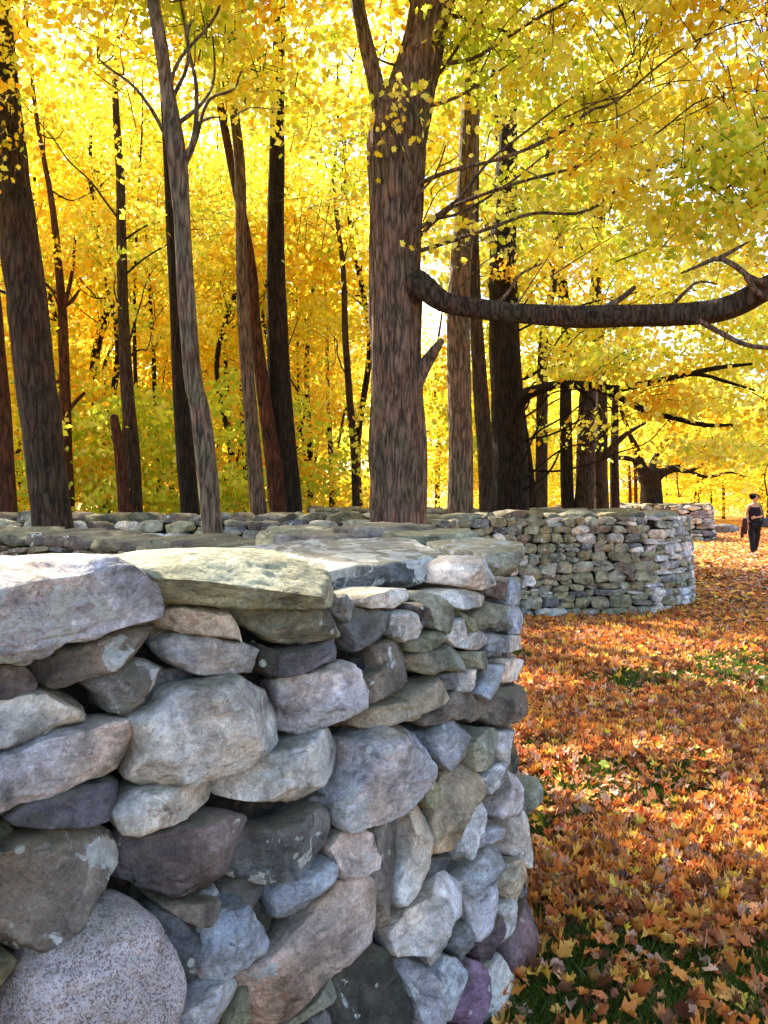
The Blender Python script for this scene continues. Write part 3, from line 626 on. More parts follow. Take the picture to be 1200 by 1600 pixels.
# ------------------------------------------------------------------ trees
BC = dict(grey=(.17, .112, .080), brown=(.058, .034, .022), red=(.085, .030, .015), dark=(.026, .015, .010), tan=(.14, .088, .058), pale=(.16, .115, .08))
def tube(bag, pts, rad, col, seg=12, step=.12, seed=0, ridge=.06, cap=True, flare=0):
    pts = np.asarray(pts, float); rad = np.asarray(rad, float)
    step = max(step, 1e-3); u, C = catmull(np.column_stack([pts, rad]), step)
    if len(u) < 3: return
    R = C[:, 3]; C = C[:, :3]; t = np.gradient(C, axis=0); t /= np.linalg.norm(t, axis=1)[:, None]+1e-9
    ref = np.array([1., 0, 0]) if abs(t[0, 0]) < .8 else np.array([0, 1., 0]); a = []; 
    for k in range(len(t)):
        ref = ref-t[k]*(ref@t[k]); ref /= np.linalg.norm(ref)+1e-9; a.append(ref.copy())
    a = np.array(a); b_ = np.cross(t, a); th = np.linspace(0, 2*pi, seg, endpoint=False)
    q = np.stack(np.broadcast_arrays(np.cos(th)[None]*2.2, np.sin(th)[None]*2.2, (u*1.3)[:, None]+seed*3.1), -1)
    n = 1+ridge*fbm(q, seed % 50, 3)+.5*ridge*vnoise(q*np.array([3.2, 3.2, .8]), 7)
    if seg >= 24:
        q2 = np.stack(np.broadcast_arrays(np.cos(th)[None]*(seg/7), np.sin(th)[None]*(seg/7), (u*1.4)[:, None]+seed), -1); n = n-.075*(1-np.abs(vnoise(q2+.6*vnoise(q2*.5, 3)[..., None], 11))*2)
    if flare: 
        fl = np.clip(1-u/flare, 0, 1)**2; n = n+(fl[:, None]*(.25+.18*np.cos(th*4+seed)[None]))
    RR = R[:, None]*n; V = C[:, None]+a[:, None]*(np.cos(th)[None, :, None]*RR[..., None])+b_[:, None]*(np.sin(th)[None, :, None]*RR[..., None])
    m = len(u); i = np.arange(m*seg).reshape(m, seg); j = np.roll(i, -1, 1)
    V = V.reshape(-1, 3); Fq = np.stack([i[:-1], j[:-1], j[1:], i[1:]], -1).reshape(-1, 4); FL = [Fq]
    if cap:
        V = np.concatenate([V, C[-1:]+t[-1]*R[-1]*.6]); FL.append(np.stack([i[-1], j[-1], np.full(seg, len(V)-1)], -1))
    bag.add(V, FL, col)

STAR = []
for k, (r, a) in enumerate([(1, 90), (.62, 68), (.92, 40), (.56, 18), (.70, -18), (.50, -55), (.42, -90), (.50, -125), (.70, 198), (.56, 162), (.92, 140), (.62, 112)]): STAR.append((r*cos(radians(a)), r*sin(radians(a))))
STAR = np.array(STAR)
OVAL = np.array([(0, -1), (.62, -.25), (.5, .5), (0, 1), (-.5, .5), (-.62, -.25)])
RH = np.array([(0, -1), (.72, 0), (0, 1), (-.72, 0)])
def leaves(centers, size, nrm, shape, r_, curl=.15):
    """one polygon per leaf (a fan of quads would not show at this size)"""
    n = len(centers); k = len(shape)
    nrm = nrm/np.maximum(np.linalg.norm(nrm, axis=1), 1e-6)[:, None]
    ref = r_.normal(size=(n, 3)); a = np.cross(nrm, ref); a /= np.maximum(np.linalg.norm(a, axis=1), 1e-6)[:, None]; b_ = np.cross(nrm, a)
    s = size[:, None, None]*.5; sx = shape[None, :, 0, None]; sy = shape[None, :, 1, None]
    V = centers[:, None]+a[:, None]*sx*s+b_[:, None]*sy*s+nrm[:, None]*(curl*(sx*sx+.5*sy*sy*np.sign(r_.normal(size=(n, 1, 1))))*s)
    return V.reshape(-1, 3), np.arange(n*k).reshape(n, k)

YEL = np.array((.97, .74, .045)); YG = np.array((.80, .80, .07)); GRN = np.array((.52, .62, .05)); ORG = np.array((.95, .53, .030)); LEM = np.array((.97, .84, .17))
def hues(P, r_, mood):
    """mood: weights (orange, yellow, lemon, yellow-green, green)"""
    n = len(P); base = np.stack([ORG, YEL, LEM, YG, GRN]); w_ = np.array(mood, float); w_ /= w_.sum(); cw = np.cumsum(w_)
    f = .5+.60*fbm(P*.95, 31, 3)+r_.normal(0, .17, n); f = np.clip((f-.05)/.9, 0, .999)
    i = np.searchsorted(cw, f); i = np.clip(i, 0, 4); c = base[i]
    c = c*(1+r_.normal(0, .13, (n, 1))); return np.clip(c, .01, .97)

# where the sun reaches the grass: gaps in the real crowns, along the sun's direction
def beam_keep(P, r_):
    k = P[:, 2]/SUN[2]; gx = P[:, 0]-SUN[0]*k; gy = P[:, 1]-SUN[1]*k
    q = np.stack([gx, gy, gx*0], -1); n1 = fbm(q*.8, 61, 3); n2 = fbm(q*1.7, 67, 2)
    z1 = (gx > .4) & (gx < 14) & (gy > 5.9+.5*n1) & (gy < 8.9+.6*n1)
    z2 = (gx > 4) & (gy > 15.5+1.2*n1) & (gy < 60)
    z3 = (gx > .0) & (gx < .75) & (gy > .3) & (gy < 1.2) & (n1 > -.1)
    lit = z1 & (n2 > -.9) | z2 & (n2 > -.35) | z3 & (n2 > .05) | (n2 > .50)
    return ~lit
def shadows_patch(p):
    k = p[2]/SUN[2]; gx, gy = p[0]-SUN[0]*k, p[1]-SUN[1]*k; return .4 < gx < 8 and 5.8 < gy < 9
def blob_sprays(blobs, r_, density, leaf, mood, shape, spray=.25, per=30, flat=.40, keep=True, hole=-.42):
    """leafy sprays scattered through ellipsoid blobs: (centre, (rx, ry, rz))"""
    Cs = []
    for c, rad in blobs:
        rad = np.array(rad, float); vol = 4.19*rad.prod(); n = max(3, int(density*vol**.80))
        d = r_.normal(size=(n, 3)); d /= np.linalg.norm(d, axis=1)[:, None]; rr = r_.uniform(.15, 1, (n, 1))**.42
        p = c+d*rr*rad; Cs.append(p)
    C = np.concatenate(Cs); C = C[fbm(C*.9, 77, 2) > hole]                  # holes
    n = len(C); off = r_.normal(size=(n, per, 3))*np.array([1, 1, flat*.6])*spray
    off[..., 2] -= .25*np.abs(off[..., 0])+.25*np.abs(off[..., 1])
    P = (C[:, None]+off).reshape(-1, 3)
    if keep: P = P[beam_keep(P, r_)]
    P = P[P[:, 2] > .5]
    m = len(P); nr = r_.normal(size=(m, 3))*np.array([1, 1, .8])+np.array([0, 0, .35])
    V, Fl = leaves(P, leaf*r_.uniform(.65, 1.25, m), nr, shape, r_)
    return V, Fl, np.repeat(hues(P, r_, mood), len(shape), 0), C

def finish_crown(name, V, Fl, c, parent):
    me = mesh(name, V-np.array(parent.location), [Fl], LEAF, c, smooth=False); return link(name, me, parent)
tree_no = [0]
def px_path(pts, D, dD=None):
    """[(px, py, width px)] at distance D (or per point) -> world points, radii"""
    out, rad = [], []
    for k, (x, y, w_) in enumerate(pts):
        d = D if dD is None else D+dD[k]; out.append(at(x, y, d)); rad.append(w_/2/F*d)
    return np.array(out), np.array(rad)
def tree(trunk_px, D, col, label, limbs=(), blobs=None, mood=(1, 4, 3, 3, 1), leaf=.11, density=9, shape=RH, cat='tree', group=None, name='maple_tree', crown=True,
         up=None, seed=None, spread=2.2, zlo=None, ztop=None, nb=7, seg=16, extra_branches=(), flare=.5, ridge=.06, per=30, spray=.25, stub=False):
    tree_no[0] += 1; seed = seed or tree_no[0]*13+7; r_ = np.random.default_rng(seed)
    P, R = px_path(trunk_px, D)
    base = P[0].copy(); lean = (P[0]-P[1])/max(1e-3, P[1][2]-P[0][2]); g0 = P[0]+lean*(P[0][2]+.1); g0[2] = -.1
    P = np.vstack([g0, P]); R = np.concatenate([[R[0]*1.08], R])
    root = empty(name, (g0[0], g0[1], 0), label, cat, group)
    colr = np.array(BC[col]); b_ = Bag()
    if not stub:
        topz = P[-1][2]; up = up or max(3., 13-topz); d = (P[-1]-P[-2]); d /= np.linalg.norm(d)+1e-9
        for k in range(1, 4):
            P = np.vstack([P, P[-1]+d*up/3+r_.normal(0, .12, 3)]); R = np.append(R, R[-1]*(.72 if k < 3 else .4))
    tube(b_, P, R, colr, seg, .05 if seg > 60 else .10 if D < 12 else .25, seed, ridge, flare=flare)
    for lp, dd in limbs:
        q, qr = px_path(lp, D, dd); tube(b_, q, qr, colr, 10, .08, seed+3, .10)
    if crown:
        if blobs is None:
            zlo = zlo if zlo is not None else 1.55+.30*D; ztop = ztop or zlo+7
            blobs = []
            for k in range(nb):
                z = r_.uniform(zlo, ztop); c = np.array([np.interp(z, P[:, 2], P[:, 0]), np.interp(z, P[:, 2], P[:, 1]), z])
                a = r_.uniform(0, 2*pi); rr = spread*sqrt(r_.uniform(.1, 1)); s_ = r_.uniform(.8, 1.5)
                blobs.append((c+np.array([cos(a)*rr, sin(a)*rr, 0]), (s_*1.2, s_*1.2, s_*.7)))
        V, Fl, hc, C = blob_sprays(blobs, r_, density, leaf, mood, shape, per=per, spray=spray)
        def limb(p0, p1, r0, r1, k, sd):
            if shadows_patch(p1) or shadows_patch((p0+p1)/2): return
            n_ = max(3, int(np.linalg.norm(p1-p0)/.45)); w_ = np.cumsum(r_.normal(0, .10, (n_+1, 3)), 0); t_ = np.linspace(0, 1, n_+1)[:, None]; w_ -= w_[0]+(w_[-1]-w_[0])*t_
            sag = np.zeros((n_+1, 3)); sag[:, 2] = np.sin(t_[:, 0]*pi)*np.linalg.norm(p1-p0)*k
            tube(b_, p0+(p1-p0)*t_+w_+sag, r0+(r1-r0)*t_[:, 0]**.8, colr*.8, 6, .12, sd, .10, cap=False)
        if D < 12.5:                                     # a twig through every spray
            cen = np.array([b2[0] for b2 in blobs]); near_c = cen[np.argmin(np.linalg.norm(C[:, None]-cen[None], axis=2), 1)]
            dv = C-near_c; dv /= np.linalg.norm(dv, axis=1)[:, None]+1e-6; dv = dv+r_.normal(0, .35, dv.shape); a0 = C-dv*.42; a1 = C+dv*.28; sd_ = np.cross(dv, [0, 0, 1.]); sd_ /= np.linalg.norm(sd_, axis=1)[:, None]+1e-6; w0, w1 = .007, .002
            up_ = np.array([0, 0, 1.]); tv = np.stack([a0-sd_*w0, a0+sd_*w0, a0+up_*w0, a1-sd_*w1, a1+sd_*w1, a1+up_*w1], 1).reshape(-1, 3); ti = (np.arange(len(C))*6)[:, None, None]+np.array([[0, 1, 4, 3], [1, 2, 5, 4], [2, 0, 3, 5]])[None]
            b_.add(tv, [ti.reshape(-1, 4)], colr*.5)
        for c, rad in blobs:
            z0 = max(P[1][2], c[2]-r_.uniform(.6, 2.2)); s0 = np.array([np.interp(z0, P[:, 2], P[:, 0]), np.interp(z0, P[:, 2], P[:, 1]), z0])
            rs = min(np.interp(z0, P[:, 2], R)*.35, .026)
            if np.linalg.norm(c-s0) < 3.4 or r_.random() < .35: limb(s0, c, rs, rs*.25, r_.uniform(-.08, .10), seed+5); st_ = s0+(c-s0)*.55
            else: st_ = c-r_.normal(size=3)*.3
            for q in range(3): limb(st_+(c-st_)*q/3, c+r_.normal(size=3)*np.array(rad)*.7, rs*.35, rs*.07, r_.uniform(-.1, .1), seed+q)
        finish_crown('crown', V, Fl, hc, root)
    b_.build('trunk', BARK, root)
    for nm, lp, dd, lab in extra_branches:
        q, qr = px_path(lp, D, dd); bb = Bag(); tube(bb, q, qr, colr*.38, 24, .04, seed+9, .06); o = bb.build(nm, BARK, root)
        if lab: o['label'] = lab
    return root

def PB(*L_):    # blobs given by photograph position, distance, radii in metres
    return [(at(x, y, d), (a, a2, c)) for x, y, d, a, a2, c in L_]

# the big maple behind the near wall, with its long low branch
tree([(622, 803, 86), (621, 700, 82), (620, 600, 78), (617, 500, 80), (617, 400, 78), (619, 300, 84), (621, 220, 90), (638, 155, 76), (655, 100, 68), (666, 50, 66), (676, 0, 66), (692, -100, 66)], 9.2, 'grey',
     'thick ridged maple trunk right behind the near wall with one long horizontal branch',
     limbs=[([(608, 235, 46), (596, 170, 30), (583, 110, 25), (569, 50, 22), (556, -20, 20), (535, -200, 16)], [0, 0, 0, 0, 0, .5]),
            ([(632, 628, 36), (652, 590, 28), (667, 566, 21), (680, 547, 16), (692, 530, 9)], [0, -.05, -.1, -.15, -.2]),
            ([(1225, 446, 16), (1180, 438, 11), (1148, 415, 9), (1122, 404, 8), (1095, 414, 6), (1062, 428, 3)], [-1.5, -1.6, -1.5, -1.4, -1.3, -1.2]),
            ([(1122, 404, 7), (1148, 390, 6), (1172, 376, 3)], [-1.4, -1.5, -1.5]),
            ([(1165, 432, 9), (1190, 462, 8), (1230, 470, 8)], [-1.6, -1.6, -1.6]),
            ([(1090, 500, 8), (1130, 522, 8), (1170, 540, 7), (1230, 545, 6)], [-1.5, -1.5, -1.6, -1.7]),
            ([(930, 490, 14), (962, 472, 10), (985, 455, 8), (1000, 440, 4)], [-.5, -.4, -.5, -.6]), ([(760, 486, 7), (790, 462, 5), (812, 430, 4), (850, 410, 2)], [-.4, -.4, -.4, -.4]), ([(1040, 488, 8), (1075, 452, 5), (1095, 440, 4), (1130, 446, 2)], [-.9, -.9, -.9, -.9])],
     extra_branches=[('branch', [(616, 482, 60), (632, 462, 58), (650, 446, 46), (666, 452, 38), (684, 466, 34), (712, 477, 31), (800, 489, 32), (900, 494, 35), (1000, 493, 36), (1080, 490, 37), (1140, 480, 37), (1200, 450, 38), (1330, 380, 34), (1500, 250, 26)], [.0, -.06, -.15, -.24, -.3, -.32, -.45, -.6, -.85, -1.1, -1.3, -1.5, -1.9, -2.3], None)],
     blobs=PB((655, 170, 8.6, .6, .4, .25), (700, 215, 8.5, .4, .5, .2), (850, 60, 9.0, 1.2, 1.1, .8), (1000, 90, 8.6, 1.3, 1.1, .7), (1130, 150, 8.2, 1.1, 1.0, .7), (900, 210, 9.0, 1.1, 1.0, .6),
              (1060, 260, 8.6, 1.2, 1.0, .6), (1190, 300, 8.0, .9, 1.0, .6), (960, 350, 9.4, 1.0, 1.0, .45), (1110, 360, 9.2, 1.0, .9, .4), (800, 320, 9.6, .6, .8, .4), (760, 370, 9.0, .45, .5, .25),
              (1180, 30, 8, 1.2, 1.1, .9), (740, -60, 9, 1.4, 1.2, .8), (900, -120, 9, 1.5, 1.6, 1.0), (1100, -120, 8, 1.5, 1.6, .9), (560, -120, 9.6, 1.2, 1.2, .9), (1350, 150, 8, 1.4, 1.2, 1.2), (1000, -330, 8, 2, 2, 1.2), (700, -350, 9, 2, 2, 1.2), (560, 60, 10, .5, .6, .5), (1100, 330, 10.5, 1.2, .8, .6), (1200, 200, 10.5, 1.3, .9, .9), (1190, 410, 10.5, 1.1, .9, .45), (990, 180, 11, 1.3, .8, .8), (1200, 60, 10.5, 1.2, .9, .8), (1080, 60, 11, 1.4, .9, .9), (1250, 330, 9.5, .9, .8, .8)),
     mood=(.5, 4, 6, 2.6, .3), shape=STAR, leaf=.11, density=20, seg=110, flare=1.0, ridge=.07, seed=901, up=6)
# grey slim trunk left of it
tree([(331, 815, 32), (322, 720, 32), (312, 640, 31), (301, 590, 28), (292, 480, 27), (284, 340, 26), (276, 245, 31), (263, 150, 22), (250, 60, 21), (238, -10, 20)], 7.6, 'pale',
     'slim pale grey trunk that leans left just behind the near wall', limbs=[([(283, 250, 16), (297, 236, 11), (306, 195, 8), (306, 130, 6), (292, 62, 5), (302, 25, 4)], [0, -.05, -.1, -.1, -.15, -.2]), ([(306, 195, 5), (325, 185, 4), (352, 182, 2)], [-.1, -.1, -.1])],
     blobs=PB((330, 30, 8.4, .8, .9, .35), (160, 60, 8.2, .7, .8, .3), (420, 120, 9.0, .7, .8, .35), (260, -120, 8, 1.3, 1.5, .8), (60, -150, 8, 1.2, 1.4, .8), (430, -160, 8, 1.3, 1.3, .7), (260, -300, 8, 2, 2, 1)), mood=(1.6, 4, 3, 3, 1), shape=STAR, leaf=.115, density=22, seg=24, seed=902)
# left big trunk
tree([(82, 815, 62), (72, 720, 60), (60, 620, 60), (46, 500, 60), (33, 400, 60), (22, 300, 54), (12, 200, 48), (2, 90, 42), (-6, 0, 38)], 9.6, 'brown',
     'tall dark trunk with fine furrowed bark leaning left near the left edge', blobs=PB((15, 150, 8.8, .35, .4, .3), (-60, -20, 9, 1.1, 1.2, .8), (-120, 200, 9, 1, 1.2, .9), (20, -200, 9.5, 1.6, 1.5, .8), (-200, -150, 10, 1.8, 1.6, 1.2), (-200, 350, 10, 1, 1, 1)), mood=(3, 4, 2, 2, .5), shape=STAR, leaf=.11, density=18, seg=28, seed=903)
tree([(14, 820, 30), (6, 700, 28), (-3, 580, 26), (-20, 400, 24)], 11.5, 'red', 'red brown trunk cut by the left edge of the picture', mood=(1, 5, 3, 3, 1), seed=904)
tree([(108, 815, 19), (104, 700, 18), (100, 560, 16), (97, 480, 14), (90, 400, 12), (80, 310, 9)], 17, 'red', 'thin red brown trunk beside the tall furrowed one, with a short bare side branch',
     limbs=[([(104, 645, 8), (118, 628, 6), (134, 612, 5)], [0, 0, 0]), ([(98, 490, 8), (112, 430, 6), (118, 370, 4)], [0, 0, .2]), ([(97, 480, 7), (112, 470, 6), (126, 450, 4)], [0, 0, .2])], mood=(2, 5, 3, 3, 1), zlo=6.0, ztop=12, seed=905)
tree([(198, 812, 22), (192, 760, 18), (187, 700, 17), (181, 668, 14), (176, 640, 11)], 15.5, 'red', 'broken leaning snag without leaves, standing between two thin trunks', crown=False, stub=True, cat='dead tree', name='dead_tree',
     limbs=[([(185, 690, 8), (192, 678, 6), (194, 655, 4)], [0, 0, 0])], flare=.3, ridge=.12, seed=906)
tree([(211, 812, 26), (206, 700, 23), (198, 600, 20), (193, 500, 17), (190, 400, 15), (188, 280, 13)], 16, 'brown', 'straight brown trunk right beside the broken snag', mood=(3, 5, 3, 2, 1), zlo=5.6, ztop=12, seed=907)
tree([(220, 810, 7), (216, 700, 7), (212, 600, 6), (210, 480, 5)], 20, 'dark', 'very thin dark stem close to the right of the snag and its straight neighbour', zlo=6, ztop=11, nb=5, spread=1.4, seed=908)
tree([(252, 812, 10), (247, 740, 9), (243, 665, 8), (240, 560, 6)], 22, 'dark', 'thin crooked dark stem alone in the gap left of the pale grey trunk', zlo=6.5, ztop=12, nb=6, seed=909)
tree([(298, 815, 30), (289, 700, 28), (281, 600, 24), (275, 480, 20), (268, 340, 18)], 13.5, 'dark', 'straight dark trunk half hidden behind the pale grey one', mood=(1, 4, 3, 4, 1), seed=910)
tree([(370, 812, 9), (362, 700, 8), (355, 610, 7), (350, 500, 6)], 24, 'dark', 'thin dark stem between the pale grey trunk and the group of three', zlo=6, nb=6, seed=911)
tree([(405, 808, 26), (398, 720, 24), (391, 640, 22), (381, 500, 19), (377, 380, 18), (374, 250, 17), (362, 120, 14)], 12, 'tan', 'tan trunk on the left of the tight group of three trunks', mood=(1, 4, 3, 4, 1.2), seed=912,
     blobs=PB((420, 60, 12, 1.3, 1.2, .8), (480, 200, 12, 1.2, 1.2, .6), (360, -50, 12, 1.4, 1.4, .8), (500, 340, 12.6, 1, 1, .5), (300, 330, 13, .8, .8, .5)), density=13, leaf=.12)
tree([(436, 808, 28), (424, 700, 25), (410, 600, 21), (398, 500, 19), (390, 400, 16)], 12.6, 'red', 'red brown trunk in the middle of the group of three', mood=(1, 4, 3, 4, 1), seed=913)
tree([(452, 808, 42), (444, 700, 39), (437, 600, 36), (433, 500, 32), (431, 400, 28), (432, 260, 24)], 12.8, 'dark', 'thick nearly black trunk on the right of the group of three', mood=(1, 4, 3, 4, 1), seed=914)
tree([(557, 808, 13), (553, 700, 12), (546, 620, 11), (540, 530, 10), (536, 420, 8)], 20, 'brown', 'thin leaning brown trunk just left of the thick ridged maple', limbs=[([(549, 650, 5), (540, 640, 4), (528, 700, 4)], [0, 0, 0])], zlo=6, seed=915)
tree([(520, 808, 12), (519, 740, 10), (516, 690, 8), (512, 600, 6)], 24, 'brown', 'short brown sapling trunk between the black one and the thick ridged maple', zlo=6.5, nb=6, seed=916)
tree([(486, 808, 5), (480, 740, 5), (472, 680, 4), (466, 600, 4)], 24, 'dark', 'wispy stem just right of the thick black trunk', zlo=6.5, nb=4, seed=917)
# right of the big maple
tree([(720, 800, 40), (720, 700, 38), (718, 600, 37), (716, 500, 36), (721, 400, 33), (728, 300, 31), (735, 180, 30), (742, 40, 27)], 12, 'grey', 'greyish trunk first to the right of the thick ridged maple', seed=918,
     blobs=PB((760, 120, 11.5, 1.0, 1.2, .6), (700, 60, 12, .8, 1.2, .6), (850, 260, 12, 1.2, 1.2, .6), (740, 350, 11, .5, .6, .25), (680, -80, 12, 1.4, 1.4, .8), (560, 300, 13, .9, 1, .5)), mood=(1.6, 4, 3, 3, .8), density=14, leaf=.12, shape=STAR)
tree([(762, 798, 26), (758, 700, 25), (750, 600, 23), (744, 500, 20), (740, 400, 18)], 13.6, 'brown', 'narrower brown trunk second to the right of the thick ridged maple', mood=(1, 4, 3, 4, 1), seed=919)
tree([(797, 795, 62), (797, 720, 54), (793, 640, 50), (789, 560, 48), (787, 480, 46), (785, 400, 42), (790, 300, 36)], 14.5, 'dark', 'massive dark trunk with a long branch reaching right over the middle wall', seed=920, flare=1.0,
     limbs=[([(800, 650, 30), (818, 620, 22), (850, 606, 16), (880, 600, 13), (930, 604, 14), (970, 607, 12), (1050, 590, 9), (1120, 575, 7), (1180, 568, 4)], [0, -.3, -.5, -.7, -1, -1.2, -1.6, -2, -2.2]),
            ([(930, 604, 12), (970, 622, 10), (1010, 642, 10), (1060, 655, 8), (1100, 664, 7), (1150, 664, 4)], [-1, -1.1, -1.2, -1.4, -1.5, -1.7]),
            ([(1040, 592, 6), (1090, 585, 6), (1140, 598, 5), (1185, 612, 3)], [-1.5, -1.7, -1.8, -2]),
            ([(900, 605, 6), (925, 625, 5), (930, 640, 4)], [-.9, -.9, -1])],
     blobs=PB((900, 560, 14, .9, .8, .35), (1000, 560, 13.6, 1.1, .9, .35), (1110, 540, 13, 1.1, 1, .4), (1080, 620, 13, .9, .8, .28), (1180, 640, 13, .8, .8, .3), (980, 650, 14, .6, .6, .2), (860, 420, 14.5, 1.2, 1, .6), (960, 430, 14, 1.3, 1.2, .5), (1100, 450, 14, 1.4, 1.2, .6), (820, 240, 15, 1.6, 1.6, 1), (1200, 520, 13, 1, 1, .6), (760, 420, 14.8, .9, .8, .5), (1000, 500, 15.5, 1.6, 1, .6), (1150, 470, 15.5, 1.6, 1, .7), (1190, 570, 14.5, 1.3, 1, .5), (1060, 390, 15.5, 1.6, 1, .7), (930, 500, 16, 1.4, 1, .5), (1180, 700, 16, 1, 1, .4), (950, 575, 12.5, .8, .7, .25), (1060, 600, 12, .9, .7, .25), (1160, 590, 11.5, .9, .7, .3), (1100, 530, 12, 1, .7, .3), (1010, 540, 12.5, .9, .7, .28), (1120, 690, 13, .9, .8, .2)),
     mood=(.5, 3, 4, 5, 1.8), density=20, leaf=.115)
tree([(832, 795, 17), (824, 720, 16), (814, 650, 15), (806, 560, 13)], 15.2, 'dark', 'thin trunk leaning against the right side of the massive dark one', mood=(1, 4, 3, 4, 1), nb=5, seed=921)
tree([(846, 792, 20), (846, 720, 19), (847, 640, 18), (850, 520, 15), (866, 440, 11)], 18, 'brown', 'straight brown trunk in the gap right of the massive dark one', zlo=6.2, ztop=12, mood=(1, 4, 3, 4, 1), seed=922)
tree([(887, 790, 21), (885, 720, 20), (884, 620, 18), (884, 500, 16)], 20, 'dark', 'dark trunk on the left of the row above the middle wall', zlo=6.2, ztop=13, mood=(1, 4, 3, 4, 1), seed=923)
tree([(913, 790, 32), (915, 720, 29), (917, 640, 27), (924, 540, 23), (932, 440, 18)], 20, 'brown', 'widest trunk of the row above the middle wall', zlo=5.5, ztop=13, mood=(1, 4, 3, 4, 1.3), seed=924)
tree([(939, 790, 24), (938, 720, 22), (940, 640, 18), (938, 540, 14)], 21, 'brown', 'brown trunk with a rising side branch, right of the widest in the row', zlo=5.4, ztop=12, limbs=[([(943, 715, 14), (965, 690, 10), (985, 674, 7), (1010, 660, 4)], [-.1, -.3, -.5, -.7])], mood=(1, 4, 3, 4, 1.3), seed=925)
tree([(961, 790, 15), (960, 740, 14), (960, 700, 13), (962, 600, 10)], 24, 'dark', 'slim dark trunk at the right end of the row above the middle wall', zlo=5, ztop=11, mood=(1, 4, 3, 4, 1), seed=926)
tree([(1018, 785, 34), (1018, 765, 31), (1017, 750, 32), (1012, 738, 36)], 33, 'dark', 'squat tree forking low into spreading limbs behind the middle wall', name='oak_tree', stub=True, seed=927, flare=.6,
     limbs=[([(1010, 745, 24), (1002, 728, 17), (996, 705, 12), (985, 680, 8), (970, 640, 6)], [0, 0, 0, -.5, -1]), ([(1022, 745, 24), (1036, 738, 15), (1055, 732, 12), (1075, 736, 7), (1100, 725, 5)], [0, 0, 0, -.5, -1]), ([(1016, 742, 16), (1024, 715, 10), (1040, 690, 7), (1060, 650, 4)], [0, 0, 0, 0]), ([(1002, 728, 10), (980, 716, 8), (955, 715, 5), (935, 700, 3)], [0, 0, 0, 0]), ([(1075, 736, 6), (1105, 745, 5), (1140, 738, 4), (1165, 745, 2)], [-.5, -.5, -1, -1]), ([(1055, 732, 7), (1075, 710, 5), (1110, 695, 4), (1150, 690, 2)], [0, -.3, -.5, -1])],
     blobs=PB((990, 690, 33, 2, 2, .9), (1060, 700, 32, 2.2, 2, .7), (1130, 690, 31, 2.4, 2, .9), (1020, 640, 33, 2.4, 2, 1), (1100, 620, 32, 2.6, 2.4, 1.2), (1180, 660, 30, 2, 2, 1.2), (1060, 560, 33, 3, 3, 1.5), (1160, 740, 31, 1.2, 1.5, .5)), mood=(.6, 5, 3, 4, 1), density=15, leaf=.15)

# ------------------------------------------------------------------ woods further back: every tree an object, crowns of a few shared kinds
def proto_crown(seed, mood, zlo, zhi, R_, n, leaf=.15):
    r_ = np.random.default_rng(seed); bl = []
    for k in range(n):
        z = r_.uniform(zlo, zhi); a = r_.uniform(0, 2*pi); rr = R_*sqrt(r_.uniform(0, 1))*(1-.4*(z-zlo)/(zhi-zlo)); s_ = r_.uniform(.8, 1.5)
        bl.append((np.array([cos(a)*rr, sin(a)*rr, z]), (s_*1.25, s_*1.25, s_*.6)))
    V, Fl, hc, C = blob_sprays(bl, r_, 6.6, leaf, mood, RH, spray=.34, per=26, keep=False, hole=-.02)
    return mesh('crown', V, [Fl], LEAF, hc, smooth=False), bl
def proto_trunk(seed, bl, h, r0, col):
    r_ = np.random.default_rng(seed); b_ = Bag(); P = [np.array([0, 0, -.1])]
    for k in range(1, 6): P.append(np.array([r_.normal(0, .10*k), r_.normal(0, .10*k), h*k/5]))
    P = np.array(P); R = r0*np.array([1.15, .92, .8, .62, .4, .15]); tube(b_, P, R, np.array(BC[col]), 9, .4, seed, .05, flare=.4)
    for c, rad in bl[:14]:
        z0 = max(1.4, c[2]-1.2); s0 = np.array([np.interp(z0, P[:, 2], P[:, 0]), np.interp(z0, P[:, 2], P[:, 1]), z0]); tube(b_, [s0, s0+(c-s0)*.3+r_.normal(0, .2, 3), s0+(c-s0)*.65+r_.normal(0, .22, 3), c], [r0*.28, r0*.2, r0*.14, r0*.05], np.array(BC[col])*.8, 5, .4, seed, .05, cap=False)
    me = mesh('trunk', np.concatenate(b_.V), [np.concatenate(f) for f in b_.F.values()], BARK, np.concatenate(b_.C)); return me
KINDS = []
for k, (mood, zlo, zhi, R_, n, h, r0, col) in enumerate([
        ((3, 6, 2.4, 2, .8), 3.2, 12, 2.6, 18, 12, .13, 'red'), ((1, 4.5, 2.4, 4, 2), 2.6, 11, 2.4, 17, 11, .10, 'dark'), ((4, 6, 2, 1, .2), 2.2, 9, 2.2, 14, 9, .09, 'brown'),
        ((.3, 3, 3, 5, 2), 4.5, 14, 2.8, 19, 14, .17, 'brown'), ((2.4, 6, 3.4, 3.2, 1.4), 1.0, 7.0, 1.9, 9, 7, .05, 'dark'), ((0, 1, 2, 4, 5), .7, 3.2, 1.5, 9, 3, .03, 'dark'), ((2.5, 6, 3, 2, .6), 6.0, 12.5, 2.0, 13, 12.5, .085, 'dark')]):
    cm, bl = proto_crown(500+k, mood, zlo, zhi, R_, n); KINDS.append((cm, proto_trunk(520+k, bl, h, r0, col)))
wood_labels = ['slender tree with golden foliage deep in the woods behind the front trunks', 'yellow green leafed tree deep in the woods behind the front trunks', 'low orange yellow maple deep in the woods behind the front trunks',
               'tall greenish topped tree deep in the woods behind the front trunks', 'bright yellow sapling in the undergrowth behind the front trunks', 'green leafed bush on the woodland floor behind the front trunks', 'thin dark bare stemmed tree with golden leaves only high up, in the woods behind']
